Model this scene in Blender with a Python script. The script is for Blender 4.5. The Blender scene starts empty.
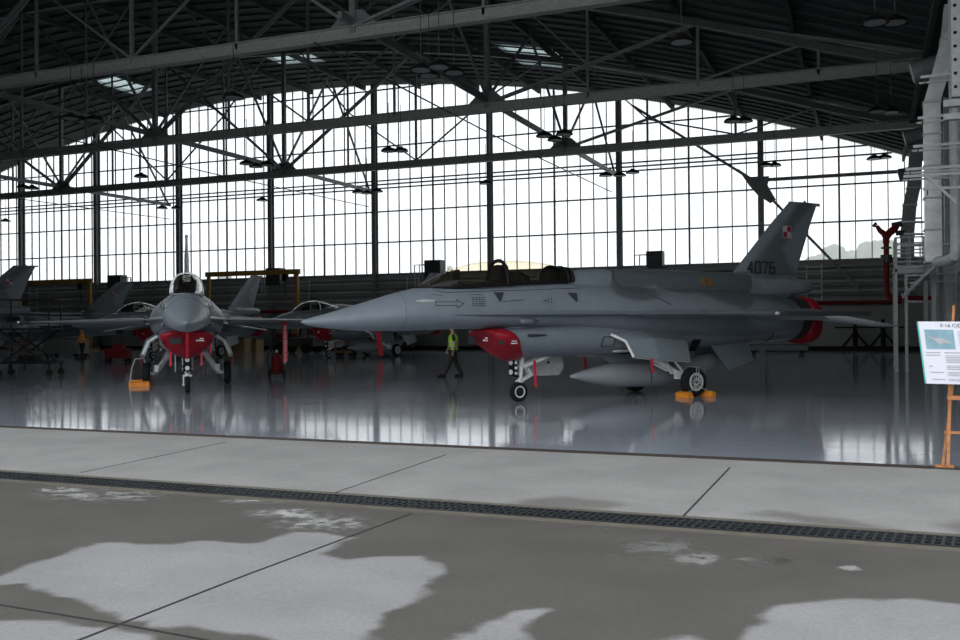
import bpy, bmesh, math, random
import numpy as np
from math import sin, cos, pi, radians, atan2, sqrt, tan
from mathutils import Vector, Matrix
random.seed(4)
SC = bpy.context.scene; COL = SC.collection

# ---------------------------------------------------------------- camera
F, H, YAW, TILT = 955., 1.76, radians(22.2), .0085
def ray(u, v):
    vv = v + TILT*(u-480); cx = (u-480)/F; cz = -(vv-325)/F
    return np.array([cx*cos(YAW)-sin(YAW), cx*sin(YAW)+cos(YAW), cz])
CAM = np.array([0, 0, H])
def onY(u, v, Y): r = ray(u, v); return CAM + r*(Y/r[1])
def onZ(u, v, Z=0.): r = ray(u, v); return CAM + r*((Z-H)/r[2])
cd = bpy.data.cameras.new('camera'); cam = bpy.data.objects.new('camera', cd); COL.objects.link(cam)
cd.sensor_width = 36; cd.lens = 36*F/960; cd.clip_end = 600
cam.location = (0, 0, H)
pitch = math.atan(5/F)
fw = Vector((-sin(YAW)*cos(pitch), cos(YAW)*cos(pitch), sin(pitch)))
rt = Vector((cos(YAW), sin(YAW), 0)); up = rt.cross(fw)
rt2 = rt*cos(TILT) + up*sin(TILT)*-1; up2 = up*cos(TILT) + rt*sin(TILT)
M3 = Matrix((rt2, up2, -fw)).transposed()
cam.rotation_euler = M3.to_euler()
SC.camera = cam

# ---------------------------------------------------------------- materials
MATS = {}
def mat(name, col=(.5,.5,.5), rough=.6, metal=0., noise=None, bump=0., emit=None, coat=0., spec=None, scale=8., two=None):
    if name in MATS: return MATS[name]
    m = bpy.data.materials.new(name); m.use_nodes = True; nt = m.node_tree; N = nt.nodes; L = nt.links
    b = N['Principled BSDF']; b.inputs['Base Color'].default_value = (*col, 1)
    b.inputs['Roughness'].default_value = rough; b.inputs['Metallic'].default_value = metal
    b.inputs['Coat Weight'].default_value = coat
    if spec is not None: b.inputs['Specular IOR Level'].default_value = spec
    if emit: b.inputs['Emission Color'].default_value = (*emit[:3], 1); b.inputs['Emission Strength'].default_value = emit[3]
    tc = N.new('ShaderNodeTexCoord'); nz = N.new('ShaderNodeTexNoise'); nz.inputs['Scale'].default_value = scale
    nz.inputs['Detail'].default_value = 5; L.new(tc.outputs['Object'], nz.inputs['Vector'])
    k = .15 if noise is None else noise
    mr = N.new('ShaderNodeMapRange'); mr.inputs[1].default_value = .3; mr.inputs[2].default_value = .7
    mr.inputs[3].default_value = 1-k; mr.inputs[4].default_value = 1+k; L.new(nz.outputs['Fac'], mr.inputs[0])
    mx = N.new('ShaderNodeVectorMath'); mx.operation = 'SCALE'; mx.inputs[0].default_value = col
    L.new(mr.outputs[0], mx.inputs['Scale']); L.new(mx.outputs[0], b.inputs['Base Color'])
    if bump:
        bp = N.new('ShaderNodeBump'); bp.inputs['Strength'].default_value = bump; bp.inputs['Distance'].default_value = .02
        L.new(nz.outputs['Fac'], bp.inputs['Height']); L.new(bp.outputs[0], b.inputs['Normal'])
    MATS[name] = m; return m

def glassmat(name, tint, transp, gloss, transl=0., rough=.05):
    m = bpy.data.materials.new(name); m.use_nodes = True; nt = m.node_tree; N = nt.nodes; L = nt.links
    for n in list(N):
        if n.type == 'BSDF_PRINCIPLED': N.remove(n)
    out = [n for n in N if n.type == 'OUTPUT_MATERIAL'][0]
    t = N.new('ShaderNodeBsdfTransparent'); t.inputs[0].default_value = (*tint, 1)
    g = N.new('ShaderNodeBsdfGlossy'); g.inputs['Roughness'].default_value = rough; g.inputs[0].default_value = (.9,.9,.9,1)
    tl = N.new('ShaderNodeBsdfTranslucent'); tl.inputs[0].default_value = (*[c*.95 for c in tint], 1)
    a = N.new('ShaderNodeMixShader'); a.inputs[0].default_value = transl; L.new(t.outputs[0], a.inputs[1]); L.new(tl.outputs[0], a.inputs[2])
    fr = N.new('ShaderNodeLayerWeight'); fr.inputs[0].default_value = .5
    pw = N.new('ShaderNodeMath'); pw.operation = 'POWER'; pw.inputs[1].default_value = 4.; L.new(fr.outputs['Facing'], pw.inputs[0])
    mm = N.new('ShaderNodeMath'); mm.operation = 'MULTIPLY_ADD'; mm.inputs[1].default_value = .9*min(gloss, 1); mm.inputs[2].default_value = 0.05*gloss; L.new(pw.outputs[0], mm.inputs[0])
    b = N.new('ShaderNodeMixShader'); L.new(mm.outputs[0], b.inputs[0]); L.new(a.outputs[0], b.inputs[1]); L.new(g.outputs[0], b.inputs[2])
    L.new(b.outputs[0], out.inputs['Surface']); MATS[name] = m; return m

STEEL = mat('painted_steel', (.17,.185,.18), .5)
CHORD = mat('chord_paint', (.27,.275,.262), .45)
DARKSTEEL = mat('dark_steel', (.045,.05,.05), .5)
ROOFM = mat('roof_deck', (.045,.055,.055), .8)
MULL = mat('mullion', (.10,.11,.11), .5)
WALLM = mat('cladding', (.27,.28,.275), .7, noise=.06, scale=.6)
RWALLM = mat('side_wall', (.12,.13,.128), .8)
PIPE = mat('grey_pipe', (.45,.46,.46), .35)
REDP = mat('red_pipe', (.14,.007,.010), .6, spec=.2)
GALV = mat('galvanised', (.50,.52,.53), .38, metal=.5, noise=.2, scale=3)
LGREY = mat('light_grey_paint', (.42,.45,.44), .5)
YEL = mat('yellow_paint', (.27,.15,.015), .5)
BLACK = mat('black_paint', (.010,.010,.011), .6, spec=.15)
RUB = mat('rubber', (.012,.012,.012), .8, spec=.25)
WHITE = mat('white_paint', (.72,.73,.72), .35)
GREYLT = mat('door_inner_grey', (.42,.43,.42), .5)
RED = mat('red_cover', (.28,.007,.018), .45, spec=.35, bump=.6, scale=5)
REDS = mat('red_streamer', (.62,.02,.05), .6)
ORANGE = mat('orange_paint', (.80,.27,.02), .55)
HIVIS = mat('hi_vis', (.38,.72,.03), .6)
HIVISO = mat('hi_vis_orange', (.75,.25,.02), .6)
SKIN = mat('skin', (.42,.22,.15), .6)
CLOTH = mat('dark_cloth', (.02,.022,.02), .85)
WOOD = mat('easel_wood', (.50,.20,.07), .5, noise=.3, scale=14)
PAPER = mat('poster_white', (.80,.80,.88), .4, noise=.0)
INK = mat('ink', (.08,.08,.10), .7)
GREYINK = mat('grey_ink', (.38,.38,.42), .7)
SKYINK = mat('print_sky', (.25,.42,.50), .6)
PLGREY = mat('print_plane', (.45,.47,.5), .6)
GREENEDGE = mat('poster_edge', (.05,.42,.33), .4)
LENS = mat('lamp_lens', (.30,.31,.31), .2)
MARK = mat('marking_grey', (.028,.030,.033), .7)
INSW = mat('insignia_white', (.38,.38,.38), .6)
INSR = mat('insignia_red', (.25,.008,.015), .6)
AMBER = mat('amber_paint', (.20,.11,.03), .6)
NOZ = mat('nozzle_metal', (.045,.042,.038), .45, metal=.4)
TAN = mat('tan_crate', (.30,.19,.09), .7)
BOXG = mat('equipment_grey', (.16,.17,.17), .6)
FOIL = mat('foliage', (.07,.10,.05), .9, scale=2)
WGLASS = glassmat('window_glass', (.97,.985,1.), 1, .8, transl=.5)
CANGL = glassmat('canopy_gold', (.97,.92,.80), 1, .35, rough=.02)
CANGC = glassmat('canopy_clear', (.82,.82,.78), 1, 1.5, rough=.03)

def camo():
    m = bpy.data.materials.new('aircraft_grey'); m.use_nodes = True; nt = m.node_tree; N = nt.nodes; L = nt.links
    b = N['Principled BSDF']; b.inputs['Roughness'].default_value = .42
    tc = N.new('ShaderNodeTexCoord'); sx = N.new('ShaderNodeSeparateXYZ'); L.new(tc.outputs['Object'], sx.inputs[0])
    nz = N.new('ShaderNodeTexNoise'); nz.inputs['Scale'].default_value = .75; nz.inputs['Detail'].default_value = 1.5
    L.new(tc.outputs['Object'], nz.inputs['Vector'])
    def M(op, a, c, d=None):
        n = N.new('ShaderNodeMath'); n.operation = op
        for i, q in enumerate((a, c, d)):
            if q is None: continue
            if isinstance(q, (int, float)): n.inputs[i].default_value = q
            else: L.new(q, n.inputs[i])
        return n.outputs[0]
    # dark upper camouflage: high on the body from behind the cockpit on, wavy lower edge
    s = M('ADD', M('MULTIPLY', M('SUBTRACT', sx.outputs[2], 2.36), 1.6), M('MULTIPLY', M('SUBTRACT', nz.outputs['Fac'], .5), 2.4))
    xr = M('MULTIPLY', M('SUBTRACT', sx.outputs[0], 7.3), 1.4)
    s = M('MINIMUM', s, M('ADD', xr, M('MULTIPLY', M('SUBTRACT', nz.outputs['Fac'], .5), 3)))
    s = M('MINIMUM', s, M('ADD', M('MULTIPLY', M('SUBTRACT', M('ADD', 14.1, M('MULTIPLY', sx.outputs[2], .12)), sx.outputs[0]), 2.2), M('MULTIPLY', nz.outputs['Fac'], 1.2)))
    # lighter band along the fin's leading edge and a light patch low at its rear
    le = M('ADD', M('SUBTRACT', M('SUBTRACT', sx.outputs[0], 12.22), M('MULTIPLY', M('SUBTRACT', sx.outputs[2], 3.08), 1.03)), M('MULTIPLY', M('SUBTRACT', nz.outputs['Fac'], .5), .6))
    te = M('ADD', M('SUBTRACT', M('ADD', 13.62, M('MULTIPLY', M('ABSOLUTE', M('SUBTRACT', sx.outputs[2], 3.75), 0), .9)), sx.outputs[0]), M('MULTIPLY', M('SUBTRACT', nz.outputs['Fac'], .5), 1.2))
    fin = M('MINIMUM', le, te); isf = M('GREATER_THAN', sx.outputs[2], 3.11)
    s = M('ADD', M('MULTIPLY', fin, isf), M('MULTIPLY', s, M('SUBTRACT', 1., isf)))
    hs = M('MULTIPLY', M('GREATER_THAN', M('ADD', sx.outputs[0], M('MULTIPLY', M('SUBTRACT', nz.outputs['Fac'], .5), 4.)), 12.3), M('MULTIPLY', M('GREATER_THAN', sx.outputs[2], 2.52), M('LESS_THAN', sx.outputs[2], 3.05)))
    s = M('SUBTRACT', s, hs)
    r = N.new('ShaderNodeMapRange'); r.inputs[1].default_value = -.1; r.inputs[2].default_value = .16; L.new(s, r.inputs[0])
    mx = N.new('ShaderNodeMix'); mx.data_type = 'RGBA'; mx.inputs[6].default_value = (.185,.215,.245,1); mx.inputs[7].default_value = (.098,.118,.128,1)
    L.new(r.outputs[0], mx.inputs[0])
    n2 = N.new('ShaderNodeTexNoise'); n2.inputs['Scale'].default_value = 5; n2.inputs['Detail'].default_value = 6; L.new(tc.outputs['Object'], n2.inputs['Vector'])
    r2 = N.new('ShaderNodeMapRange'); r2.inputs[1].default_value=.3; r2.inputs[2].default_value=.7; r2.inputs[3].default_value = .92; r2.inputs[4].default_value = 1.06; L.new(n2.outputs['Fac'], r2.inputs[0])
    vm = N.new('ShaderNodeVectorMath'); vm.operation = 'SCALE'; L.new(mx.outputs[2], vm.inputs[0]); L.new(r2.outputs[0], vm.inputs['Scale'])
    L.new(vm.outputs[0], b.inputs['Base Color']); return m
CAMO = camo()
AGREY = mat('aircraft_light_grey', (.185,.215,.245), .42, noise=.05)
DOORG = mat('gear_door_grey', (.20,.235,.26), .45, noise=.05)

# ---------------------------------------------------------------- mesh helpers
class MB:
    def __init__(s): s.v = []; s.f = []
    def add(s, vs, fs):
        o = len(s.v); s.v += [tuple(map(float, q)) for q in vs]; s.f += [tuple(i+o for i in q) for q in fs]; return s
    def box(s, c, d, rz=0):
        x, y, z = [q/2 for q in d]; R = Matrix.Rotation(rz, 3, 'Z'); c = Vector(c)
        vs = [c + R @ Vector((a*x, b*y, e*z)) for e in (-1,1) for a, b in ((-1,-1),(1,-1),(1,1),(-1,1))]
        return s.add(vs, [(3,2,1,0),(4,5,6,7),(0,1,5,4),(1,2,6,5),(2,3,7,6),(3,0,4,7)])
    def bar(s, p, q, w, h=None, n=4, upv=(0,0,1)):
        p = Vector(p); q = Vector(q); d = (q-p)
        if d.length < 1e-6: return s
        d.normalize(); u = Vector(upv)
        if abs(d.dot(u)) > .98: u = Vector((1,0,0))
        a = d.cross(u).normalized(); b = a.cross(d); h = h or w
        vs = [e + a*(i*w/2) + b*(j*h/2) for e in (p, q) for i, j in ((-1,-1),(1,-1),(1,1),(-1,1))]
        return s.add(vs, [(0,1,2,3),(7,6,5,4),(4,5,1,0),(5,6,2,1),(6,7,3,2),(7,4,0,3)])
    def tube(s, pts, r, n=8):
        pts = [Vector(p) for p in pts]; rings = []
        rr = r if isinstance(r, (list, tuple)) else [r]*len(pts)
        pa = None
        for i, p in enumerate(pts):
            d = (pts[min(i+1, len(pts)-1)] - pts[max(i-1, 0)]).normalized()
            if pa is None:
                u = Vector((0,0,1)) if abs(d.z) < .9 else Vector((1,0,0)); a = d.cross(u).normalized()
            else: a = (pa - d*pa.dot(d)).normalized()
            pa = a; b = d.cross(a)
            rings.append([p + (a*cos(2*pi*k/n) + b*sin(2*pi*k/n))*rr[i] for k in range(n)])
        return s.loft(rings)
    def loft(s, rings, cap=True, closed=True):
        n = len(rings[0]); vs = [v for r in rings for v in r]; fs = []
        for i in range(len(rings)-1):
            for k in range(n if closed else n-1):
                a = i*n+k; b = i*n+(k+1) % n; fs.append((a, b, b+n, a+n))
        if cap and closed: fs.append(tuple(range(n-1, -1, -1))); fs.append(tuple((len(rings)-1)*n + k for k in range(n)))
        return s.add(vs, fs)
    def lathe(s, prof, o=(0,0,0), axis='z', n=24, ax=None):
        o = Vector(o); A = Vector(ax) if ax else {'x':Vector((1,0,0)),'y':Vector((0,1,0)),'z':Vector((0,0,1))}[axis]
        A.normalize(); u = A.orthogonal().normalized(); w = A.cross(u)
        return s.loft([[o + A*h + (u*cos(2*pi*k/n) + w*sin(2*pi*k/n))*r for k in range(n)] for r, h in prof])
    def prism(s, poly, h0, h1, axis='y'):
        # poly in the two other axes, extruded between h0 and h1
        def P(a, b, h): return {'y':(a,h,b),'x':(h,a,b),'z':(a,b,h)}[axis]
        n = len(poly); vs = [P(a,b,h0) for a,b in poly] + [P(a,b,h1) for a,b in poly]
        return s.add(vs, [tuple(range(n)), tuple(range(2*n-1, n-1, -1))] + [(i, i+n, (i+1)%n+n, (i+1)%n) for i in range(n)])
    def mesh(s, name, m, smooth=None):
        me = bpy.data.meshes.new(name); me.from_pydata(s.v, [], s.f); me.validate()
        bm = bmesh.new(); bm.from_mesh(me); bmesh.ops.remove_doubles(bm, verts=bm.verts, dist=1e-5); bmesh.ops.recalc_face_normals(bm, faces=bm.faces); bm.to_mesh(me); bm.free()
        for q in (m if isinstance(m, (list, tuple)) else [m]): me.materials.append(q)
        if smooth is not None:
            me.polygons.foreach_set('use_smooth', [True]*len(me.polygons)); me.set_sharp_from_angle(angle=radians(smooth))
        return me
    def build(s, name, m, parent=None, smooth=None, origin=None):
        if origin is not None:
            ox, oy, oz = origin; s.v = [(x-ox, y-oy, z-oz) for x, y, z in s.v]
        o = bpy.data.objects.new(name, s.mesh(name, m, smooth)); COL.objects.link(o)
        if origin is not None: o.location = origin
        if parent is not None: o.parent = parent
        return o
def tag(o, label=None, cat=None, group=None, kind=None):
    if label: o['label'] = label
    if cat: o['category'] = cat
    if group: o['group'] = group
    if kind: o['kind'] = kind
    return o
def empty(name, loc, rz=0, **k):
    o = bpy.data.objects.new(name, None); o.empty_display_size = .3; COL.objects.link(o); o.location = loc; o.rotation_euler = (0,0,rz); return tag(o, **k)
def copy_tree(o, parent=None):
    c = o.copy(); COL.objects.link(c); c.parent = parent
    for ch in list(o.children): copy_tree(ch, c)
    return c
def structure(o): return tag(o, kind='structure')
def text_mesh(txt, size, name, m, parent, origin, xdir, ydir, extr=.002):
    cu = bpy.data.curves.new('t', 'FONT'); cu.body = txt; cu.size = size; cu.extrude = extr; cu.resolution_u = 2
    to = bpy.data.objects.new('t', cu); COL.objects.link(to)
    dg = bpy.context.evaluated_depsgraph_get(); me = bpy.data.meshes.new_from_object(to.evaluated_get(dg)); bpy.data.objects.remove(to)
    X = Vector(xdir).normalized(); Y = Vector(ydir).normalized(); Z = X.cross(Y)
    me.transform(Matrix.Translation(origin) @ Matrix((X, Y, Z)).transposed().to_4x4())
    me.materials.clear(); me.materials.append(m); me.name = name
    o = bpy.data.objects.new(name, me); COL.objects.link(o); o.parent = parent; return o
def interp(rows, xs):
    # smooth (Catmull-Rom in the first column) resampling of a table of stations
    rows = [list(map(float, r)) for r in rows]; X = [r[0] for r in rows]; out = []
    for x in xs:
        i = max(0, min(len(X)-2, int(np.searchsorted(X, x, side='right'))-1))
        t = (x-X[i])/(X[i+1]-X[i]); r = [x]
        for c in range(1, len(rows[0])):
            p1, p2 = rows[i][c], rows[i+1][c]; dx = X[i+1]-X[i]
            m1 = (p2-rows[i-1][c])/(X[i+1]-X[i-1])*dx if i > 0 else (p2-p1)
            m2 = (rows[i+2][c]-p1)/(X[i+2]-X[i])*dx if i+2 < len(X) else (p2-p1)
            r.append((2*t**3-3*t*t+1)*p1+(t**3-2*t*t+t)*m1+(-2*t**3+3*t*t)*p2+(t**3-t*t)*m2)
        out.append(r)
    return out
def sgnp(a, e): return math.copysign(abs(a)**e, a)
def ring(x, hw, zt, zm, zb, nt=2., nb=2., n=36, y0=0):
    r = []
    for k in range(n):
        t = 2*pi*k/n; c, s_ = cos(t), sin(t); e = 2/(nt if s_ >= 0 else nb)
        r.append((x, y0+max(hw,.002)*sgnp(c, e), zm + (max(zt-zm,.002) if s_ >= 0 else max(zm-zb,.002))*sgnp(s_, e)))
    return r

# ================================================================ the aircraft
# local frame: x runs aft from the nose tip, the aircraft's left is -y, z up from the floor
def make_f16(two_seat=True, number=None):
    R = empty('fighter_jet', (0,0,0))
    A = CAMO
    # ---- fuselage
    st = [ # x, hw, zt, zm, zb, nt, nb
        (0,.0,1.85,1.85,1.85,2,2),(.12,.075,1.905,1.85,1.79,2,2),(.42,.17,1.985,1.86,1.735,2,2),(.86,.28,2.10,1.88,1.69,2,2),(1.5,.40,2.29,1.92,1.655,2,2),
        (2.1,.485,2.46,1.97,1.65,2,2),(2.7,.54,2.585,2.0,1.66,2.2,2),(3.4,.57,2.60,2.0,1.67,2.6,2.1),(4.4,.60,2.66,2.0,1.68,2.7,2.3),(5.5,.66,2.73,2.02,1.66,2.7,2.3),
        (6.4,.76,2.76,2.02,1.6,2.4,2.3),(7.2,.92,2.74,2.03,1.5,2.1,2.4),(8.5,1.06,2.70,2.04,1.35,1.9,2.6),(10,1.12,2.66,2.04,1.3,1.8,2.6),(11.5,1.06,2.64,2.03,1.28,1.8,2.5),
        (12.4,.93,2.56,2.0,1.28,1.9,2.3),(13.0,.78,2.50,1.93,1.28,2,2.1),(13.5,.66,2.44,1.88,1.28,2,2),(13.85,.60,2.42,1.86,1.29,2,2)]
    if not two_seat:
        st = [tuple(r) for r in st]
    xs = [0,.04,.12,.25] + [round(.45+.3*i, 3) for i in range(46)]
    xs = [x for x in xs if x < 13.8] + [13.85]
    mb = MB(); mb.loft([ring(*r) for r in interp(st, xs)])
    # dorsal spine
    if two_seat: sp = [(6.35,.36,2.96,2.6,2.3),(6.7,.42,3.04,2.6,2.3),(7.5,.45,3.08,2.6,2.3),(10,.42,3.09,2.6,2.3),(11.6,.34,3.06,2.6,2.3),(12.6,.22,3.02,2.6,2.3),(14.1,.14,2.98,2.6,2.3)]
    else: sp = [(5.2,.38,2.78,2.6,2.3),(5.8,.40,2.98,2.6,2.3),(6.8,.38,2.97,2.6,2.3),(8.5,.30,2.88,2.6,2.3),(11.6,.22,2.84,2.6,2.3),(14.1,.14,2.84,2.6,2.3)]
    mb.loft([ring(*r, nt=2.8 if two_seat else 2.2) for r in interp(sp, [sp[0][0]+.3*i for i in range(int((14.1-sp[0][0])/.3)+1)])])
    # strakes and shelf blending body and wing
    ed = [(2.8,.50),(3.4,.60),(4.2,.70),(5.0,.82),(5.8,.97),(6.5,1.12),(7.3,1.26),(8.2,1.32),(10,1.32),(11.5,1.3),(12.6,1.15),(13.6,1.05),(14.4,1.0)]
    def sec(x, y):
        z = 1.985; t0 = .10 if x > 3 else .03
        y0 = .35
        return [(x,-y,z),(x,-(y+y0)/2,z+t0),(x,-y0,z+t0*1.9),(x,y0,z+t0*1.9),(x,(y+y0)/2,z+t0),(x,y,z),(x,(y+y0)/2,z-t0*.7),(x,y0,z-t0*1.1),(x,-y0,z-t0*1.1),(x,-(y+y0)/2,z-t0*.7)]
    mb.loft([sec(*r) for r in interp(ed, [2.8+.29*i for i in range(41)])])
    # square fairings either side of the nozzle
    for s in (-1,1): mb.loft([[(x,s*(.62),1.86),(x,s*1.02,1.93),(x,s*1.02,2.03),(x,s*.62,2.1)] for x in (12.8,14.0,14.3)])
    fus = mb.build('fuselage', A, R, 50)
    # ---- intake trunk (rounded lower body)
    du = [(4.82,.62,1.67,1.50,1.04,2.6,1.9),(5.3,.65,1.72,1.48,1.01,2.6,2.1),(6.2,.70,1.80,1.46,1.01,2.6,2.4),(7.4,.78,1.9,1.48,1.04,2.6,2.8),(9,.84,1.9,1.5,1.08,2.6,3),
          (10.6,.82,1.9,1.5,1.13,2.4,2.8),(12,.74,1.9,1.55,1.2,2.2,2.4),(13.2,.62,1.9,1.62,1.25,2,2.1),(14.1,.50,1.9,1.72,1.34,2,2)]
    mb = MB(); rings = [ring(*r) for r in interp(du, [4.82,4.95]+[5.1+.3*i for i in range(30)])]
    # slanted lip: the top lies ahead of the bottom
    for j, w in ((0,1.),(1,.7),(2,.35)):
        rings[j] = [(x-(z-1.06)*.75*w, y, z) for x, y, z in rings[j]]
    mb.loft(rings); du_o = mb.build('intake_trunk', A, R, 50)
    # splitter wedge between trunk and body
    MB().loft([[(x,-w,1.60),(x,w,1.60),(x,w,1.86),(x,-w,1.86)] for x, w in ((4.5,.12),(5.0,.34),(7,.42))]).build('diverter', A, R)
    mb = MB()
    mb.lathe([(.0,-.12),(.05,-.08),(.07,0),(.06,.2),(.0,.4)], (4.95,-.60,1.84), ax=(1,0,0), n=12)
    mb.lathe([(.0,-.12),(.05,-.08),(.07,0),(.06,.2),(.0,.4)], (4.95,.60,1.84), ax=(1,0,0), n=12)
    mb.build('antenna_blister', AGREY, R, 40)
    # ---- red intake cover
    rb = []
    for f, x0, sc in ((0,5.12,1.04),(.1,5.05,1.08),(.6,4.82,1.07),(.85,4.68,1.0),(1,4.56,.80),(1.0,4.50,.4)):
        b = ring(0, .63*sc, 1.50+.18*sc, 1.50, 1.50-.52*sc, 2.8, 1.55, n=40)
        rb.append([(x0-(z-1.06)*.85*(.35+.65*sc)+.012*sin(9*y+5*z), y, z-.02*f) for x, y, z in b])
    cv = MB().loft(rb).build('intake_cover', RED, R, 60); cv['label'] = 'red fabric cover over the air intake'
    for s in (-1,1):
        MB().loft([[(x, s*(.585+(x-4.2)*.08), z) for z in (1.43,1.33)]+[(x, s*(.60+(x-4.2)*.08), z) for z in (1.33,1.43)] for x in (4.30,4.44)]).build('badge', MARK, cv)
    mb = MB()
    for i, w in enumerate((.13,.16)): mb.box((4.66,-.668,1.40-.05*i), (w,.012,.022))
    mb.build('side_lettering', WHITE, cv); mb = MB()
    mb.box((4.13,-.32,1.42), (.012,.2,.03)).box((4.13,-.36,1.47), (.012,.1,.03))
    mb.build('lettering', WHITE, cv)
    MB().box((4.12,.28,1.42), (.012,.28,.16)).build('badge', MARK, cv)
    if not two_seat: MB().loft([[(x,-.035,z),(x,.035,z),(x+.02,.035,z),(x+.02,-.035,z)] for x, z in ((3.95,1.70),(4.10,1.35),(4.42,.98))]).build('streamer', REDS, cv)
    # ---- canopy
    if two_seat:
        cp = [(2.56,.03,2.60,2.57),(2.74,.15,2.66,2.57),(3.17,.28,2.86,2.57),(3.67,.36,3.06,2.58),(4.18,.42,3.165,2.62),(4.7,.45,3.21,2.66),(5.37,.46,3.22,2.70),(6.0,.44,3.16,2.74),(6.32,.42,3.09,2.75),(6.46,.41,3.05,2.76)]; G = CANGL
    else:
        cp = [(2.56,.03,2.60,2.57),(2.74,.17,2.70,2.57),(3.1,.29,2.93,2.58),(3.6,.37,3.10,2.60),(4.1,.40,3.16,2.63),(4.7,.40,3.10,2.66),(5.2,.41,2.98,2.70),(5.6,.36,2.90,2.72)]; G = CANGC
    xe = cp[-1][0]; n = 13
    def arch(r, k=1., dz=0):
        x, hw, zt, zb = r; hw = max(hw, .01)
        return [(x, hw*k*sgnp(cos(pi*i/(n-1)), .85), zb+dz + (max(zt-zb, .01)*k)*sgnp(sin(pi*i/(n-1)), .85)) for i in range(n)]
    xs = [2.56+(xe-2.56)*i/24 for i in range(25)]
    cr = interp(cp, xs)
    cn = MB().loft([arch(r) for r in cr], closed=False).build('canopy', G, R, 60)
    mb = MB()
    for s in (0, n-1): mb.tube([arch(r, 1.01)[s] for r in cr], .03, 6)
    fr = mb.build('canopy_frame', BLACK if two_seat else A, cn, 50)
    def hoop(x, r=.03, m=BLACK):
        a = arch(interp(cp, [x])[0], 1.0); MB().tube(a, r, 6).build('canopy_bow', m, cn, 50)
    if two_seat:
        hoop(4.65,.045); hoop(6.43,.05); hoop(6.3,.04)
        MB().loft([arch(r, .97) for r in interp(cp, [6.05,6.2,6.35,6.44])], closed=False).build('aft_bulkhead', BLACK, cn, 50)
    else: hoop(4.2,.03, WHITE)
    MB().tube([arch(r, 1.012)[0] for r in cr[:]], .02, 6).build('canopy_seal', WHITE if not two_seat else BLACK, cn, 50)
    # cockpit
    ck = MB()
    e = 6.4 if two_seat else 5.3
    ck.loft([[(x,-w,z),(x,w,z),(x,w,z+.05),(x,-w,z+.05)] for x, w, z in ((2.8,.16,2.57),(3.4,.33,2.60),(4.4,.40,2.66),(e,.40,2.74))])
    ck.build('cockpit_deck', BLACK, R)
    MB().loft([[(x,-w,2.6),(x,w,2.6),(x,w*.8,z),(x,-w*.8,z)] for x, w, z in ((3.0,.14,2.66),(3.40,.24,2.88),(3.58,.22,2.98))]).build('glare_shield', BLACK, R)
    MB().box((3.42,0,2.98), (.02,.2,.16)).bar((3.35,-.1,2.85),(3.45,-.1,3.02),.02).bar((3.35,.1,2.85),(3.45,.1,3.02),.02).build('head_up_display', CANGC, R)
    for sx in ([4.62,6.0] if two_seat else [4.55]):
        mb = MB(); k = .04 if sx < 5 else -.02
        mb.loft([[(x,-.2,z0),(x,.2,z0),(x,.2,z1),(x,-.2,z1)] for x, z0, z1 in ((sx-.35,2.6,2.72),(sx-.05,2.6,2.78))])
        mb.loft([[(sx-.12+d,-w,z),(sx-.12+d,w,z),(sx+.12+d,w,z),(sx+.12+d,-w,z)] for z, d, w in ((2.65,0,.2),(2.85,.05,.21),(2.96+k,.08,.2),(3.05+k,.09,.15),(3.07+k,.10,.08))])
        mb.build('ejection_seat', BLACK, R, 40)
    if two_seat:
        MB().loft([[(x,-w,2.62),(x,w,2.62),(x,w*.8,z),(x,-w*.8,z)] for x, w, z in ((4.8,.3,2.95),(5.05,.33,2.97),(5.35,.3,2.86))]).build('rear_glare_shield', BLACK, R)
    # ---- wings
    def foil(x0, x1, y, z, th):
        c = x1-x0
        return [(x0+c*a, y, z+th*b) for a, b in ((0,0),(.08,.3),(.25,.5),(.45,.52),(.75,.3),(1,.02),(1,-.02),(.75,-.2),(.45,-.42),(.25,-.4),(.08,-.25))]
    for s, side in ((-1,'left'),(1,'right')):
        w = MB().loft([foil(7.22,11.0,s*1.2,1.975,.17), foil(8.6,11.05,s*2.8,1.965,.11), foil(10.04,11.1,s*4.57,1.955,.06)]).build('wing', A, R, 40)
        MB().loft([[(x0,y,1.96),(x0+.02,y,1.99),(x0+.28,y,1.93),(x0+.28,y,1.90)] for x0, y in ((11.02,s*1.3),(11.06,s*3.6))][::1] and
                  [[(a,y,1.99),(a+.55*cc,y,1.83),(a+.55*cc,y,1.81),(a,y,1.93)] for a, y, cc in ((10.95,s*1.3,1.),(11.0,s*3.5,.75))]).build('flaperon', A, w, 40)
        # wingtip launcher rail
        rl = MB().loft([[(x,s*4.63-.05*k,1.94-.05*k),(x,s*4.63+.05*k,1.94-.05*k),(x,s*4.63+.05*k,1.94+.05*k),(x,s*4.63-.05*k,1.94+.05*k)] for x, k in ((8.55,.4),(8.75,1),(11.2,1),(11.35,.7))]).build('wingtip_rail', MARK, w)
        MB().lathe([(0,-.05),(.035,-.03),(.035,.03)], (8.52,s*4.63,1.95), ax=(1,0,0), n=10).build('rail_cap', INSW, rl, 40)
        # stabilator with ten degrees of droop
        dz = -tan(radians(9))*1.85
        MB().loft([foil(12.55,14.95,s*.98,1.93,.10), foil(13.95,14.98,s*2.78,1.93+dz,.04)]).build('stabilator', A, R, 40)
        # ventral fin
        MB().loft([[(a[0],s*(a[1]-.02),a[2]),(a[0],s*(a[1]+.02),a[2]),(b[0],s*(b[1]+.02),b[2]),(b[0],s*(b[1]-.02),b[2])] for a, b in (((10.45,.55,1.3),(10.9,.78,.58)),((11.85,.5,1.34),(11.8,.74,.80)))]).build('ventral_fin', DOORG, R)
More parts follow.
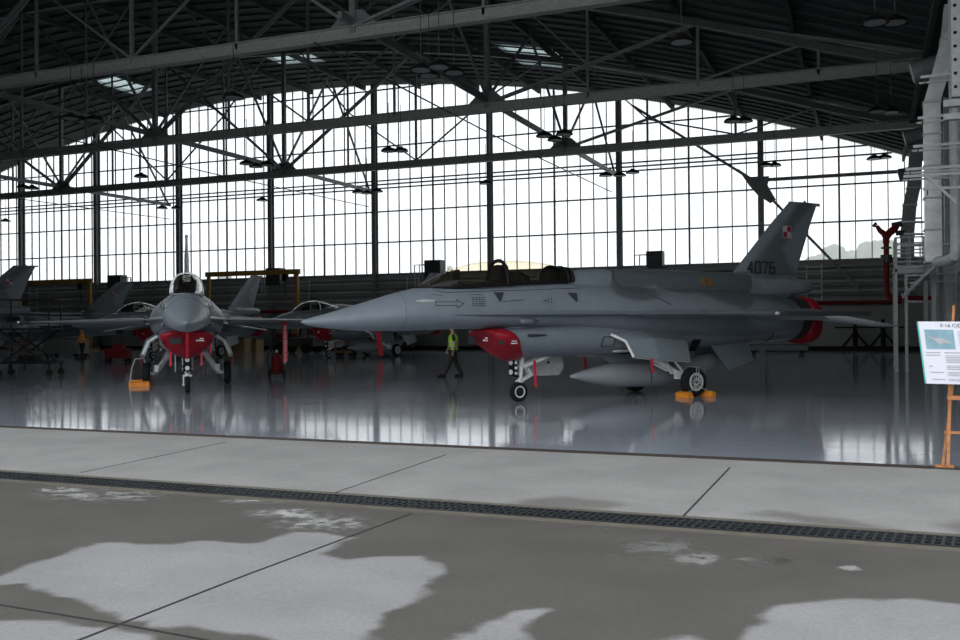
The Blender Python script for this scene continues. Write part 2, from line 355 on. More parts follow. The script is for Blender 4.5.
        # gear door (outer skin grey, white inside frame)
        dp = [[(7.2,.82,1.52),(7.45,1.06,1.36),(7.55,1.22,1.0)],[(8.1,.84,1.62),(8.2,1.16,1.42),(8.2,1.34,.92)],[(9.2,.84,1.56),(9.22,1.14,1.34),(9.2,1.3,.86)]]
        mo = MB(); mi = MB()
        for k0 in range(2):
            for j in range(2):
                a, b, c, d = dp[k0][j], dp[k0+1][j], dp[k0+1][j+1], dp[k0][j+1]
                mo.add([(p[0],s*p[1],p[2]) for p in (a,b,c,d)]+[(p[0],s*(p[1]-.015),p[2]-.01) for p in (a,b,c,d)], [(0,1,2,3),(7,6,5,4),(0,4,5,1),(1,5,6,2),(2,6,7,3),(3,7,4,0)])
                mi.add([(p[0],s*(p[1]-.02),p[2]-.012) for p in (a,b,c,d)]+[(p[0],s*(p[1]-.05),p[2]-.03) for p in (a,b,c,d)], [(0,1,2,3),(7,6,5,4),(0,4,5,1),(1,5,6,2),(2,6,7,3),(3,7,4,0)])
        gd = mo.build('main_gear_door', DOORG, R, 35); mi.build('door_liner', WHITE, gd)
        mb = MB()
        for p, q in zip(dp[0][:-1], dp[0][1:]): mb.bar((p[0],s*p[1],p[2]),(q[0],s*q[1],q[2]),.05)
        mb.build('door_rim', WHITE, gd)
        # main gear
        wx, wy = 9.45, s*(1.10 if two_seat else 1.20)
        mg = MB(); mg.bar((wx-.02,s*.93,.38),(8.35,s*.42,1.12),.10,.13); mg.bar((wx,s*.92,.42),(9.15,s*.45,1.14),.06); mg.tube([(wx,s*.9,.36),(wx,s*1.12,.352)],.05)
        mg.bar((9.0,s*.84,.55),(8.95,s*.5,1.16),.05); mg.tube([(8.9,s*.8,.62),(8.6,s*.62,.80),(8.5,s*.5,1.1)],.03,6)
        mg.box((9.15,s*.9,.52),(.16,.12,.2)); mgo = mg.build('main_gear', WHITE, R)
        ty = MB().lathe([(.20,-.10),(.27,-.115),(.325,-.10),(.352,-.06),(.352,.06),(.325,.10),(.27,.115),(.20,.10)], (wx,wy,.352), ax=(0,1,0), n=32).build('tyre', RUB, mgo, 40)
        hub = MB().lathe([(0,.10),(.185,.10),(.19,.114),(.218,.114),(.218,-.114),(.19,-.114),(.185,-.10),(.0,-.10)], (wx,wy,.352), ax=(0,1,0), n=32).build('wheel_hub', WHITE, mgo, 40)
        mb = MB()
        for k in range(10):
            a = 2*pi*k/10
            for q in (.098,-.098): mb.lathe([(0,-.008),(.026,-.008),(.026,.008),(0,.008)], (wx+.13*cos(a), wy+q, .352+.13*sin(a)), ax=(0,1,0), n=8)
        mb.lathe([(0,-.106),(.045,-.106),(.045,.106),(0,.106)], (wx,wy,.352), ax=(0,1,0), n=10)
        mb.build('hub_hole', BLACK, hub)
        # streamer on gear
        MB().bar((8.0,s*1.30,.95),(8.02,s*1.31,.62),.07,.012,upv=(0,1,0)).build('streamer', REDS, R)
    # centreline pylon and drop tank
    if True:
        MB().loft([[(x,-t,z0),(x,t,z0),(x,t,1.12),(x,-t,1.12)] for x, t, z0 in ((7.45,.01,.98),(7.8,.05,.80),(10.2,.06,.80),(10.5,.02,.95))]).build('pylon', AGREY, R)
        tk = MB().lathe([(0,6.62),(.03,6.65),(.06,6.75),(.13,7.0),(.21,7.35),(.28,7.8),(.315,8.3),(.33,8.9),(.33,9.8),(.30,10.5),(.24,11.0),(.14,11.35),(0,11.42)], (0,0,.53), ax=(1,0,0), n=28)
        tk.v = [(x,y,z+max(0,x-9.8)**1.5*.17) for x,y,z in tk.v]; tk = tk.build('drop_tank', mat('tank_grey', (.30,.33,.35), .4, noise=.05), R, 40)
        MB().lathe([(0,6.60),(.035,6.63),(.062,6.75),(.0,6.76)], (0,0,.53), ax=(1,0,0), n=12).build('tank_tip', INSW, tk, 40)
        for x in (8.75,9.75):
            MB().tube([(x+.02*k, -.333*sin(radians(60+13*k)), .53+.333*cos(radians(60+13*k))) for k in range(7)], .009, 5).build('tank_seam', MARK, tk)
    for s in (-1,1): MB().lathe([(0,-.16),(.04,0),(.035,.03),(.03,.5),(0,.5)], (7.45,s*.72,1.12), ax=(1,0,0), n=10).build('aerial_fairing', LGREY, R, 40)
    # wheel bay
    MB().box((8.6,0,1.10),(1.5,1.1,.12)).build('wheel_bay', BLACK, R)
    MB().prism([(9.55,1.08),(9.75,1.08),(9.95,1.36),(9.7,1.36)], -.86, -.83).build('louvre', BLACK, R)
    # ---- nose gear
    ng = MB(); nx = 5.18
    ng.tube([(nx+.04,0,.52),(nx+.10,0,1.05)], .055); ng.tube([(nx,0,.40),(nx+.05,0,.6)], .04)
    ng.bar((nx,.10,.23),(nx+.02,.10,.46),.035,.06); ng.bar((nx+.02,-.12,.47),(nx+.02,.12,.47),.06,.05)
    ng.bar((nx+.02,-.05,.46),(nx+.33,-.05,.60),.04); ng.bar((nx+.33,-.05,.60),(nx+.18,-.05,.82),.04)
    ng.bar((nx+.02,.05,.46),(nx+.33,.05,.60),.04); ng.bar((nx+.33,.05,.60),(nx+.18,.05,.82),.04)
    ng.bar((nx+.06,-.1,.80),(nx+.95,-.14,1.10),.05,.07); ng.bar((nx+.06,.1,.80),(nx+.95,.14,1.10),.05,.07); ng.bar((nx+.4,-.14,.91),(nx+.4,.14,.91),.04)
    ng.tube([(nx,0,.229),(nx,.13,.229)],.03)
    ngo = ng.build('nose_gear', WHITE, R)
    MB().lathe([(.13,-.055),(.17,-.072),(.21,-.06),(.229,-.03),(.229,.03),(.21,.06),(.17,.072),(.13,.055)], (nx,0,.229), ax=(0,1,0), n=28).build('tyre', RUB, ngo, 40)
    hb = MB().lathe([(0,.05),(.05,.05),(.06,.03),(.10,.035),(.11,.062),(.135,.062),(.135,-.062),(.11,-.062),(.10,-.035),(.06,-.03),(.05,-.05),(0,-.05)], (nx,0,.229), ax=(0,1,0), n=28).build('wheel_hub', WHITE, ngo, 40)
    ll = MB().box((nx-.14,0,.80),(.10,.22,.42)).bar((nx-.12,0,.6),(nx+.05,0,.56),.05).build('light_bracket', BLACK, ngo)
    for zz in (.66,.78,.90,.98):
        for yy in (-.12,.12): MB().lathe([(0,-.01),(.035,-.01),(.035,.01),(0,.01)], (nx-.14,yy,zz), ax=(0,1,0), n=8).build('side_lamp', WHITE, ngo)
    for zz in (.68,.90): MB().lathe([(0,-.02),(.06,-.02),(.06,.02),(0,.02)], (nx-.2,0,zz), ax=(1,0,0), n=12).build('landing_light', WHITE, ngo)
    nd = MB().prism([(5.55,1.04),(6.62,1.0),(6.64,.72),(6.50,.55),(5.55,.56)], .30, .325).build('nose_gear_door', GREYLT, R); nd['label'] = 'pale nose gear door hanging open'
    MB().lathe([(0,-.01),(.035,-.01),(.035,.01),(0,.01)], (6.2,.30,.86), ax=(0,1,0), n=10).build('vent_hole', BLACK, nd)
    MB().bar((nx+.34,-.16,.93),(nx+.36,-.17,.33),.06,.012,upv=(0,1,0)).build('streamer', REDS, R)
    # ---- fin with its root fairing and parachute housing
    fz = 3.0 if two_seat else 2.85
    def fs(x0, x1, z, t): return [(x0,0,z),(x0+.35,t,z),((x0+x1)/2,t*1.1,z),(x1,.012,z),(x1,-.012,z),((x0+x1)/2,-t*1.1,z),(x0+.35,-t,z)]
    fn = MB().loft([fs(11.5,14.3,2.75,.13), fs(11.85,14.2,3.08,.10), fs(13.25,14.77,4.42,.055), fs(13.94,15.06,5.02,.035)])
    fn.loft([fs(13.94,15.2,5.0,.05), fs(13.97,15.2,5.08,.05)])
    fn.lathe([(.03,0),(.04,.02),(.0,.05)], (14.6,0,5.09), n=8)
    fn = fn.build('vertical_fin', A, R, 30)
    MB().bar((13.0,0,4.43),(12.85,0,4.44),.015).build('fin_probe', LGREY, fn)
    MB().loft([ring(x,hw,zt,2.76,zb,2.4,2.4,20) for x,hw,zt,zb in ((11.6,.12,3.02,2.45),(12.4,.2,3.03,2.45),(13.4,.24,3.01,2.46),(14.2,.23,2.96,2.50),(14.65,.20,2.92,2.56),(14.77,.12,2.86,2.64))]).build('parachute_housing', A, R, 50)
    for s in (-1,1):
        th = .085
        a = Matrix.Identity(3)
        ins = MB(); X0, Z0 = 13.66, 4.08; sc = .15
        y = s*.078
        ins.box((X0+sc, y, Z0+sc), (2*sc+.035,.006,2*sc+.035)); io = ins.build('insignia', INSW, fn)
        rd = MB().box((X0+sc*1.5,y+s*.006,Z0+sc*1.5),(sc*.96,.006,sc*.96)).box((X0+sc*.5,y+s*.006,Z0+sc*.5),(sc*.96,.006,sc*.96)).build('red_square', INSR, io)
        if number:
            SEG = {'4':[((.75,1),(0,.33)),((0,.33),(1,.33)),((.75,1),(.75,0))],'0':[((0,0),(0,1)),((0,1),(1,1)),((1,1),(1,0)),((1,0),(0,0))],
                   '7':[((0,1),(1,1)),((1,1),(.45,0))],'6':[((.95,1),(0,1)),((0,1),(0,0)),((0,0),(1,0)),((1,0),(1,.55)),((1,.55),(0,.55))]}
            nb = MB(); cw, chh, gp = .185, .30, .085
            for i, c in enumerate(number):
                for p, q in SEG[c]:
                    def PT(t):
                        xx = (i*(cw+gp)+t[0]*cw); zz = 3.08+t[1]*chh
                        return ((12.28+xx) if s < 0 else (13.28-xx), s*.128, zz)
                    nb.bar(PT(p), PT(q), .05, .012, upv=(0,1,0)) if False else nb.bar(PT(p), PT(q), .012, .045)
            nb.build('serial_number', MARK, fn)
    # ---- nozzle and its red cover
    MB().lathe([(.59,13.75),(.60,14.0),(.57,14.25),(.53,14.4),(.0,14.4)], (0,0,1.88), ax=(1,0,0), n=32).build('nozzle', NOZ, R, 40)
    rr = []
    for i, (x, r) in enumerate(((14.22,.55),(14.28,.61),(14.42,.61),(14.62,.58),(14.70,.3),(14.71,.01))):
        rr.append([(x+.02*sin(3*t+i), r*cos(t)*(1+.03*sin(5*t)), 1.87+r*sin(t)*(1+.02*sin(6*t+1)) - (.10 if sin(t)<-.3 else 0)*(1 if i<4 else 0)) for t in [2*pi*k/32 for k in range(32)]])
    nc = MB().loft(rr).build('nozzle_cover', RED, R, 50); nc['label'] = 'red cover over the exhaust nozzle'
    # ---- small markings on the left and right flanks
    mk = MB()
    def hwz(x, z):
        r = interp(st, [x])[0]; x_, hw, zt, zm, zb, nt_, nb_ = r; n_ = nt_ if z > zm else nb_; hh = (zt-zm) if z > zm else (zm-zb)
        q = max(0, 1-abs((z-zm)/hh)**n_); return hw*q**(1/n_)
    def line(pts, w=.014, sides=(-1,1)):
        for s in sides:
            pp = [(x, s*(hwz(x,z)+.004), z) for x, z in pts]
            for p, q in zip(pp[:-1], pp[1:]): mk.bar(p, q, .008, w)
    def dense(p, q, n=4): return [(p[0]+(q[0]-p[0])*i/n, p[1]+(q[1]-p[1])*i/n) for i in range(n+1)]
    for a, b in (((2.8,2.18),(3.3,2.18)),((2.8,2.26),(2.8,2.18)),((2.8,2.26),(3.3,2.26)),((3.3,2.26),(3.3,2.31)),((3.3,2.31),(3.46,2.22)),((3.46,2.22),(3.3,2.13)),((3.3,2.13),(3.3,2.18))): line(dense(a,b,2), .012)
    for k in range(5): line(dense((3.66,2.36-.045*k),(4.02-.03*(k%2),2.36-.045*k)), .008)
    for x in (3.70,3.78,3.86,3.94): line([(x,2.36),(x,2.16)], .008)
    line(dense((3.62,2.42),(3.95,2.42)), .008); line(dense((4.42,2.27),(4.95,2.31)), .012); line(dense((2.75,2.42),(3.0,2.40),2), .008)
    for k in range(4): line([(4.95+.28*k,2.05),(5.05+.28*k,2.05)], .012)
    for x0 in (4.25,6.12):
        for s in (-1,1):
            for k in range(6): line(dense((x0+.017*k*(1 if x0 < 5 else 1.8),2.46-.034*k),(x0+.24-(.02 if x0 < 5 else .006)*k,2.46-.034*k),2), .034, (s,))
    line([(5.45,2.28),(5.55,2.30)], .02); line([(5.58,2.36),(5.58,2.24)], .02); line([(5.66,2.36),(5.66,2.24)], .02)
    line(dense((2.85,2.54),(3.0,2.48),2)+dense((3.1,2.46),(4.6,2.52),6)+dense((4.8,2.52),(6.6,2.60),6), .012)
    if two_seat:
        for p_, q_ in (((7.55,.455,3.02),(7.55,.49,2.8)),((7.55,.50,2.8),(7.65,.62,2.66))):
            mk.bar((p_[0],-p_[1],p_[2]),(q_[0],-q_[1],q_[2]),.012,.02)
        line(dense((7.65,2.62),(7.9,2.52),2)+dense((8.25,2.50),(8.85,2.2),3), .016)
    mk.build('stencil_marking', MARK, R)
    mb = MB()
    for k in (0,.22):
        for s in (-1,1): mb.box((10.45+k, s*.43, 2.80), (.14,.03,.2))
    if two_seat: mb.build('amber_panel', AMBER, R)
    # access panel outline on trunk and probe on the nose
    mb = MB()
    P = [(6.95,1.24),(7.02,1.46),(7.38,1.46),(7.30,1.24)]
    for i in range(4):
        for s in (-1,1):
            a, b = P[i], P[(i+1)%4]; mb.bar((a[0],s*.775,a[1]),(b[0],s*.785,b[1]),.012,.02)
    mb.build('panel_outline', MARK, R)
    for s in (-1,1): MB().lathe([(0,-.2),(.02,-.15),(.045,0),(.03,.25),(0,.4)], (2.55,s*(hwz(2.5,2.27)+.005),2.27), ax=(1,0,.0), n=10).build('angle_sensor', LGREY, R, 40)
    for s in (-1,1): MB().lathe([(0,-.25),(.03,-.2),(.03,0),(.02,.2),(0,.3)], (5.25,s*.665,1.52), ax=(1,0,0), n=10).build('formation_light', MARK, R, 40)
    # radome joint and fuselage panel line
    mb = MB(); r = interp(st, [2.14])[0]; mb.tube(ring(2.14, r[1]+.002, r[2]+.002, r[3], r[4]-.002, n=36)+[ring(2.14, r[1]+.002, r[2]+.002, r[3], r[4]-.002, n=36)[0]], .003, 4)
    mb.build('radome_joint', MARK, R)
    mb = MB()
    r = interp(du, [12.6])[0]; rg = ring(12.62, r[1]+.004, 1.9, r[3], r[4]-.004, 2.1, 2.3)
    mb.tube([p for p in rg if p[1] < -.3 and p[2] < 1.75], .012, 4); mb.build('aft_joint', MARK, R)
    # red streamers under the wing tips
    return R

jd = make_f16(True, '4076')
ANG = radians(52)
jd.location = (-10.63, 16.45, 0); jd.rotation_euler = (0,0,ANG)
tag(jd, 'large grey two-seat fighter jet with serial 4076 and gold canopy, nearest, seen from its side', 'fighter jet', None)

jc = make_f16(False)
def pose(px_, d, camang, off):
    # put the point `off` metres aft of the nose at image column px_, depth d; camang = heading of the aft axis in the camera frame
    cx = (px_-480)/F*d; wx = cx*cos(YAW)-d*sin(YAW); wy = cx*sin(YAW)+d*cos(YAW); a = camang+YAW
    return (wx-cos(a)*off, wy-sin(a)*off, 0), a
def put(o, px_, d, deg, off, label):
    l, a = pose(px_, d, radians(deg), off); o.location = l; o.rotation_euler = (0,0,a); o['label'] = label; o['category'] = 'fighter jet'; o['group'] = 'single-seat fighter jets'
streamers = []
put(jc, 187, 25.6, 90+17.05, 5.18, 'grey single-seat fighter jet facing the camera head-on, orange chock at one wheel')
# extra streamers only the head-on jet carries
def streamer(par, p, q, w, txt=False):
    o = MB().bar(p, q, w, .012, upv=(0,1,0)).build('streamer', REDS, par); return o
j3 = copy_tree(jc); put(j3, 328.5, 53., 53, 5.18, 'distant grey fighter jet just behind the pointed nose of the near jet')
j4 = copy_tree(jc); put(j4, 150, 53., 66, 5.0, 'distant grey fighter jet whose canopy shows just left of the head-on jet')
j5 = copy_tree(jc); put(j5, 122, 69., 22, 14.3, 'distant grey fighter jet farthest back on the left, fin below a unit heater')
j6 = copy_tree(jc); put(j6, 20, 50., 12, 14.3, 'grey fighter jet at the left edge of the photo, only its tail and fin showing')
for q_ in (j5, j6):
    for ch in [c for c in q_.children if c.name.split('.')[0] == 'nozzle_cover']: bpy.data.objects.remove(ch)
for ch in [c for c in jc.children if c.name.split('.')[0] in ('pylon','drop_tank')]:
    for g in list(ch.children): bpy.data.objects.remove(g)
    bpy.data.objects.remove(ch)
# big streamers with lettering hanging from the head-on jet's wing and the near jet's nose area
def lettered(parent, x, y, z0, z1, face):
    s = MB().box((x, y, (z0+z1)/2), (.02, .15, z0-z1)).build('warning_streamer', REDS, parent)
    text_mesh('REMOVE BEFORE FLIGHT', .115, 'lettering', WHITE, s, (x-.014, y+.04*face*-1, z0-.12), (0,0,-1), (0,1,0))
lettered(jc, 10.0, -3.05, 1.93, .62, 1)
MB().bar((10.0,-3.1,1.93),(9.9,-2.4,1.94),.1,.06).build('rail_cover', REDS, jc)
for y in (-.60,-.36,.42): MB().box((4.7,y,1.0 if y>-.5 else 1.35),(.012,.05,.5 if y>-.5 else .55)).build('streamer', REDS, jc)

def to_local(o, p):
    a = o.rotation_euler[2]; d = Vector(p)-Vector(o.location); return Vector((d.x*cos(a)+d.y*sin(a), -d.x*sin(a)+d.y*cos(a), d.z))
q0 = to_local(j3, CAM+ray(377.5,329)*50.); q1 = to_local(j3, CAM+ray(381,356)*50.)
MB().bar(q0, q1, .26, .02, upv=(.6,.8,0)).build('warning_streamer', REDS, j3)
# ================================================================ hangar shell
YS, YB, XR, XL = 12.75, 64., 3.6, -86.
def roofz(x): return 20.3 - 8.5*((x+42)/44.5)**2
def gz(Y):   # apron heights: it falls from the sill to the drain and rises again towards the camera
    if Y >= YS: return 0.
    if Y >= 9.08: return -.02*(YS-Y)
    if Y >= 8.48: return -.073
    return -.073 + .026*(8.48-Y)
def ong(u, v):
    z = 0.
    for _ in range(12): p = onZ(u, v, z); z = gz(p[1])
    return onZ(u, v, z)

def floor_mat():
    m = bpy.data.materials.new('epoxy_floor'); m.use_nodes = True; nt = m.node_tree; N = nt.nodes; L = nt.links
    b = N['Principled BSDF']; tc = N.new('ShaderNodeTexCoord')
    n1 = N.new('ShaderNodeTexNoise'); n1.inputs['Scale'].default_value = .35; n1.inputs['Detail'].default_value = 6; L.new(tc.outputs['Object'], n1.inputs['Vector'])
    cr = N.new('ShaderNodeValToRGB'); cr.color_ramp.elements[0].position=.35; cr.color_ramp.elements[1].position=.65
    cr.color_ramp.elements[0].color = (.29,.315,.355,1); cr.color_ramp.elements[1].color = (.29,.315,.355,1); L.new(n1.outputs['Fac'], cr.inputs[0]); L.new(cr.outputs[0], b.inputs['Base Color'])
    n2 = N.new('ShaderNodeTexNoise'); n2.inputs['Scale'].default_value = .8; n2.inputs['Detail'].default_value = 3; L.new(tc.outputs['Object'], n2.inputs['Vector'])
    r = N.new('ShaderNodeMapRange'); r.inputs[3].default_value=.05; r.inputs[4].default_value=.11; L.new(n2.outputs['Fac'], r.inputs[0]); L.new(r.outputs[0], b.inputs['Roughness'])
    n3 = N.new('ShaderNodeTexNoise'); n3.inputs['Scale'].default_value = 1.6; n3.inputs['Detail'].default_value = 5; mp = N.new('ShaderNodeMapping'); mp.inputs['Rotation'].default_value = (0,0,-.38); mp.inputs['Scale'].default_value = (.45,1.5,1); L.new(tc.outputs['Object'], mp.inputs[0]); L.new(mp.outputs[0], n3.inputs['Vector'])
    bp = N.new('ShaderNodeBump'); bp.inputs['Strength'].default_value = .3; bp.inputs['Distance'].default_value=.0045; b.inputs['Specular IOR Level'].default_value = .4; L.new(n3.outputs['Fac'], bp.inputs['Height']); L.new(bp.outputs[0], b.inputs['Normal'])
    return m
mb = MB().box(((XL+XR)/2,(YS+YB)/2,-.15),(XR-XL,YB-YS,.3)); structure(mb.build('floor', floor_mat()))
SEAL = mat('joint_sealant', (.02,.02,.02), .9)
# steel sill at the door line
structure(MB().box(((XL+XR)/2-0,YS-.06,-.05),(XR-XL+20,.20,.115)).build('trim_1', mat('rusty_sill', (.05,.038,.032), .7)))

# apron: fine mesh with a wetness mask that keeps the puddles' outlines
DRY = [[(-40,580),(0,574),(35,563.5),(75,548),(110,542.5),(165,543.5),(200,540),(240,544),(270,540),(295,532),(330,535),(350,538),(335,543.5),(320,553.5),(350,558.5),(380,557),(415,557),(442,571),(425,586),(410,603),(385,616),(370,631),(367,645),(290,645),(250,635),(215,630),(185,626),(145,627.5),(150,618),(125,622),(110,620),(109,612),(95,606),(60,597.5),(32,588.5),(25,582.5),(0,585),(-40,592)],
       [(-60,616),(0,619),(25,619.5),(60,622.5),(118,627.5),(140,633),(165,645),(120,700),(-60,700)],
       [(740,660),(747,640),(757,621),(780,606),(820,598.5),(860,597),(905,598.5),(960,603.5),(1040,610),(1040,760),(740,760)],
       [(430,645),(450,633),(480,625),(510,613),(545,610),(528,618),(518,631),(527,645),(520,700),(430,700)],[(640,650),(660,638),(690,635),(710,645),(700,690),(640,690)]]
DARK2 = [[(500,508),(520,499),(560,496),(600,500),(630,505),(600,509)],[(740,514),(770,511),(800,514),(830,518),(860,523),(890,529),(840,527),(790,520)],[(370,508),(400,500),(450,500),(480,505),(460,512)],[(930,524),(960,520),(990,530),(960,535)]]
PUD = [(105,495,110,10),(62,490,45,7),(250,501,50,4),(320,522,75,14),(285,513,60,8),(655,547,60,16),(695,558,45,12),(600,528,14,3),(850,568,30,5),(180,494,50,5),(760,560,60,8)]
def inside(poly, P):
    x, y = P[:,0], P[:,1]; r = np.zeros(len(P), bool); n = len(poly); d = np.full(len(P), 1e9)
    for i in range(n):
        (x0,y0),(x1,y1) = poly[i], poly[(i+1)%n]
        c = ((y0>y)!=(y1>y)) & (x < (x1-x0)*(y-y0)/((y1-y0) if y1!=y0 else 1e-9)+x0); r ^= c
        dx, dy = x1-x0, y1-y0; t = np.clip(((x-x0)*dx+(y-y0)*dy)/(dx*dx+dy*dy+1e-12),0,1); d = np.minimum(d, np.hypot(x-x0-t*dx, y-y0-t*dy))
    return np.where(r, d, -d)
def ground_mesh(name, y0, y1, x0, x1, step, m, polys, pud=(), base=1.):
    nx = int((x1-x0)/step)+1; ny = int((y1-y0)/step)+1
    X = np.linspace(x0,x1,nx); Y = np.linspace(y0,y1,ny); gx, gy = np.meshgrid(X,Y)
    P = np.stack([gx.ravel(), gy.ravel()],1); Z = np.array([gz(v) for v in Y]); zz = np.repeat(Z, nx)
    V = np.column_stack([P, zz]); idx = np.arange(nx*ny).reshape(ny,nx)
    Fc = np.stack([idx[:-1,:-1].ravel(), idx[:-1,1:].ravel(), idx[1:,1:].ravel(), idx[1:,:-1].ravel()],1)
    me = bpy.data.meshes.new(name); me.from_pydata(V.tolist(), [], Fc.tolist())
    D = np.full(len(P), -1e9)
    for pl in polys: D = np.maximum(D, inside([tuple(ong(u,v)[:2]) for u,v in pl], P))
    at = me.attributes.new('dry_distance','FLOAT','POINT'); at.data.foreach_set('value', D.clip(-3,3).astype(np.float32))
    W = np.zeros(len(P))
    for u,v,a,b_ in pud:
        c = ong(u,v)[:2]; e1 = (ong(u+a,v)[:2]-ong(u-a,v)[:2])/2; e2 = (ong(u,v-b_)[:2]-ong(u,v+b_)[:2])/2
        q = np.linalg.solve(np.column_stack([e1,e2]), (P-c).T); W = np.maximum(W, 1-np.hypot(q[0],q[1]))
    at = me.attributes.new('puddle','FLOAT','POINT'); at.data.foreach_set('value', W.clip(0,1).astype(np.float32))
    me.materials.append(m); o = bpy.data.objects.new(name, me); COL.objects.link(o); return structure(o)
def concrete(name, dry, wet, invert=False, edge=.05):
    m = bpy.data.materials.new(name); m.use_nodes = True; nt = m.node_tree; N = nt.nodes; L = nt.links; b = N['Principled BSDF']
    tc = N.new('ShaderNodeTexCoord')
    def nz(s, d=5):
        n = N.new('ShaderNodeTexNoise'); n.inputs['Scale'].default_value = s; n.inputs['Detail'].default_value = d; L.new(tc.outputs['Object'], n.inputs['Vector']); return n.outputs['Fac']
    def M(op, a, c):
        n = N.new('ShaderNodeMath'); n.operation = op
        for i, q in enumerate((a, c)):
            if isinstance(q, (int, float)): n.inputs[i].default_value = q
            else: L.new(q, n.inputs[i])
        return n.outputs[0]
    def MR(v, a, b_, c, d):
        r = N.new('ShaderNodeMapRange'); r.interpolation_type = 'SMOOTHSTEP'
        for i, q in enumerate((a,b_,c,d)): r.inputs[i+1].default_value = q
        L.new(v, r.inputs[0]); return r.outputs[0]
    at = N.new('ShaderNodeAttribute'); at.attribute_name = 'dry_distance'
    pu = N.new('ShaderNodeAttribute'); pu.attribute_name = 'puddle'
    s = M('ADD', at.outputs['Fac'], M('MULTIPLY', M('SUBTRACT', nz(2.2,8), .5), .38))
    f = MR(s, -edge, edge, 0, 1)       # 1 = inside polygon
    if invert: f = M('SUBTRACT', 1., f)
    mx = N.new('ShaderNodeMix'); mx.data_type = 'RGBA'; mx.inputs[6].default_value = (*wet,1); mx.inputs[7].default_value = (*dry,1); L.new(f, mx.inputs[0])
    g = M('MULTIPLY', MR(nz(38,6), .25,.75,.90,1.10), MR(nz(1.1,6), .25,.75,.90,1.10))
    st = N.new('ShaderNodeVectorMath'); st.operation='SCALE'; L.new(mx.outputs[2], st.inputs[0]); L.new(g, st.inputs['Scale']); L.new(st.outputs[0], b.inputs['Base Color'])
    p = MR(M('MULTIPLY', pu.outputs['Fac'], M('ADD', 1., M('MULTIPLY', M('SUBTRACT', nz(7.,8), .5), 4.))), .0, 1.0, 0, .95)
    rg = M('ADD', M('MULTIPLY', f, .25), .62); rg = M('SUBTRACT', rg, M('MULTIPLY', p, .54)); L.new(rg, b.inputs['Roughness'])
    L.new(M('ADD', .3, M('MULTIPLY', p, .9)), b.inputs['Specular IOR Level'])
    bp = N.new('ShaderNodeBump'); bp.inputs['Strength'].default_value=.35; bp.inputs['Distance'].default_value=.006; L.new(nz(60,4), bp.inputs['Height'])
    L.new(M('SUBTRACT', .4, M('MULTIPLY', p, .3)), bp.inputs['Strength']); L.new(bp.outputs[0], b.inputs['Normal'])
    return m
C1 = concrete('apron_concrete', (.262,.256,.258), (.096,.089,.079), invert=False)
C2 = concrete('strip_concrete', (.285,.278,.268), (.185,.178,.165), invert=True, edge=.12)
ground_mesh('ground_apron', 1.5, 8.50, -14, 4.5, .045, C1, DRY, PUD)
mb = MB(); mb.box((-44.5,4.6,-.12),(61,7.7,.1)).box((20,4.6,-.12),(31,7.7,.1)).box((-20,-6.5,-.05),(110,15.9,.1)); structure(mb.build('ground_outer', mat('apron_far', (.2,.2,.19), .8)))
ground_mesh('ground_strip', 9.16, YS-.12, -17, 4.5, .06, C2, DARK2)
mb = MB(); mb.box((-44,10.85,-.1),(60,3.5,.1)).box((20,10.85,-.1),(31,3.5,.1)); structure(mb.build('ground_strip_outer', mat('apron_far', (.2,.2,.19), .8)))
# drain: edging bands and a cast grate
CURB = mat('drain_edging', (.125,.110,.085), .85)
structure(MB().box((-8,9.08,-.13),(50,.17,.115)).build('trim_3', CURB)); structure(MB().box((-8,8.55,-.13),(50,.17,.115)).build('trim_4', CURB))
structure(MB().box((-8,8.81,-.30),(50,.5,.05)).build('trim_5', BLACK))
dg = empty('drain_grate', (-6,8.81,-.076), label='long black cast-iron drain grate crossing the concrete apron', cat='drain grate')
mb = MB()
for r in (-.185,-.06,.06,.185): mb.box((0,r,0),(26,.022,.03))
mb.build('long_bar', mat('grate_iron', (.028,.032,.036), .45, metal=.3), dg)
mb = MB(); x = -8.
while x < 10.5: mb.bar((x-.02,-.185,0),(x+.02,.185,0),.026,.028); x += .075
mb.build('cross_bar', mat('grate_iron'), dg)
# slab joints
def joint(pts, w=.014, n=24):
    mb = MB(); P = [Vector(ong(u,v)) for u,v in pts]
    for p, q in zip(P[:-1], P[1:]):
        for i in range(n):
            a = p.lerp(q, i/n); c = p.lerp(q, (i+1)/n); a.z = gz(a.y)+.001; c.z = gz(c.y)+.001; mb.bar(a, c, w, .004)
    return mb
jn = 6
for pts, w in (([(40,653.5),(80,638.5),(245,574.5),(410,513.5)],.022),([(681.5,516),(728.5,467.5)],.02),([(334,492.5),(445,454.5)],.016),([(80,472.5),(225,442)],.014),([(-60,597),(0,605),(121,624.5),(200,639),(290,658)],.02)):
    structure(joint(pts, w).build('trim_%d' % jn, SEAL)); jn += 1

# back wall, cladding below the glass
WZ = 5.6
mb = MB().box(((XL+XR)/2,YB+.15,WZ/2),(XR-XL,.3,WZ))
x = XL+.3
while x < XR: mb.box((x,YB-.02,WZ/2),(.08,.05,WZ)); x += .9
structure(mb.build('wall_back', WALLM))
structure(MB().box(((XL+XR)/2,YB-.06,WZ+.02),(XR-XL,.22,.16)).build('trim_%d' % jn, STEEL)); jn += 1
structure(MB().box(((XL+XR)/2,YB-.12,.12),(XR-XL,.16,.24)).build('baseboard_back', BLACK))
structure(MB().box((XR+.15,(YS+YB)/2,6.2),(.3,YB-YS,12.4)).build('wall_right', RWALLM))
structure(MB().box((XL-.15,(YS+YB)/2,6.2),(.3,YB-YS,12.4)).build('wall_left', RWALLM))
# fascia over the door opening
mb = MB(); xs = [XL+(XR-XL)*i/40 for i in range(41)]
mb.loft([[(x,YS-.1,11.7),(x,YS+.2,11.7),(x,YS+.2,max(11.75,roofz(x))+.2),(x,YS-.1,max(11.75,roofz(x))+.2)] for x in xs]); structure(mb.build('wall_front', RWALLM))
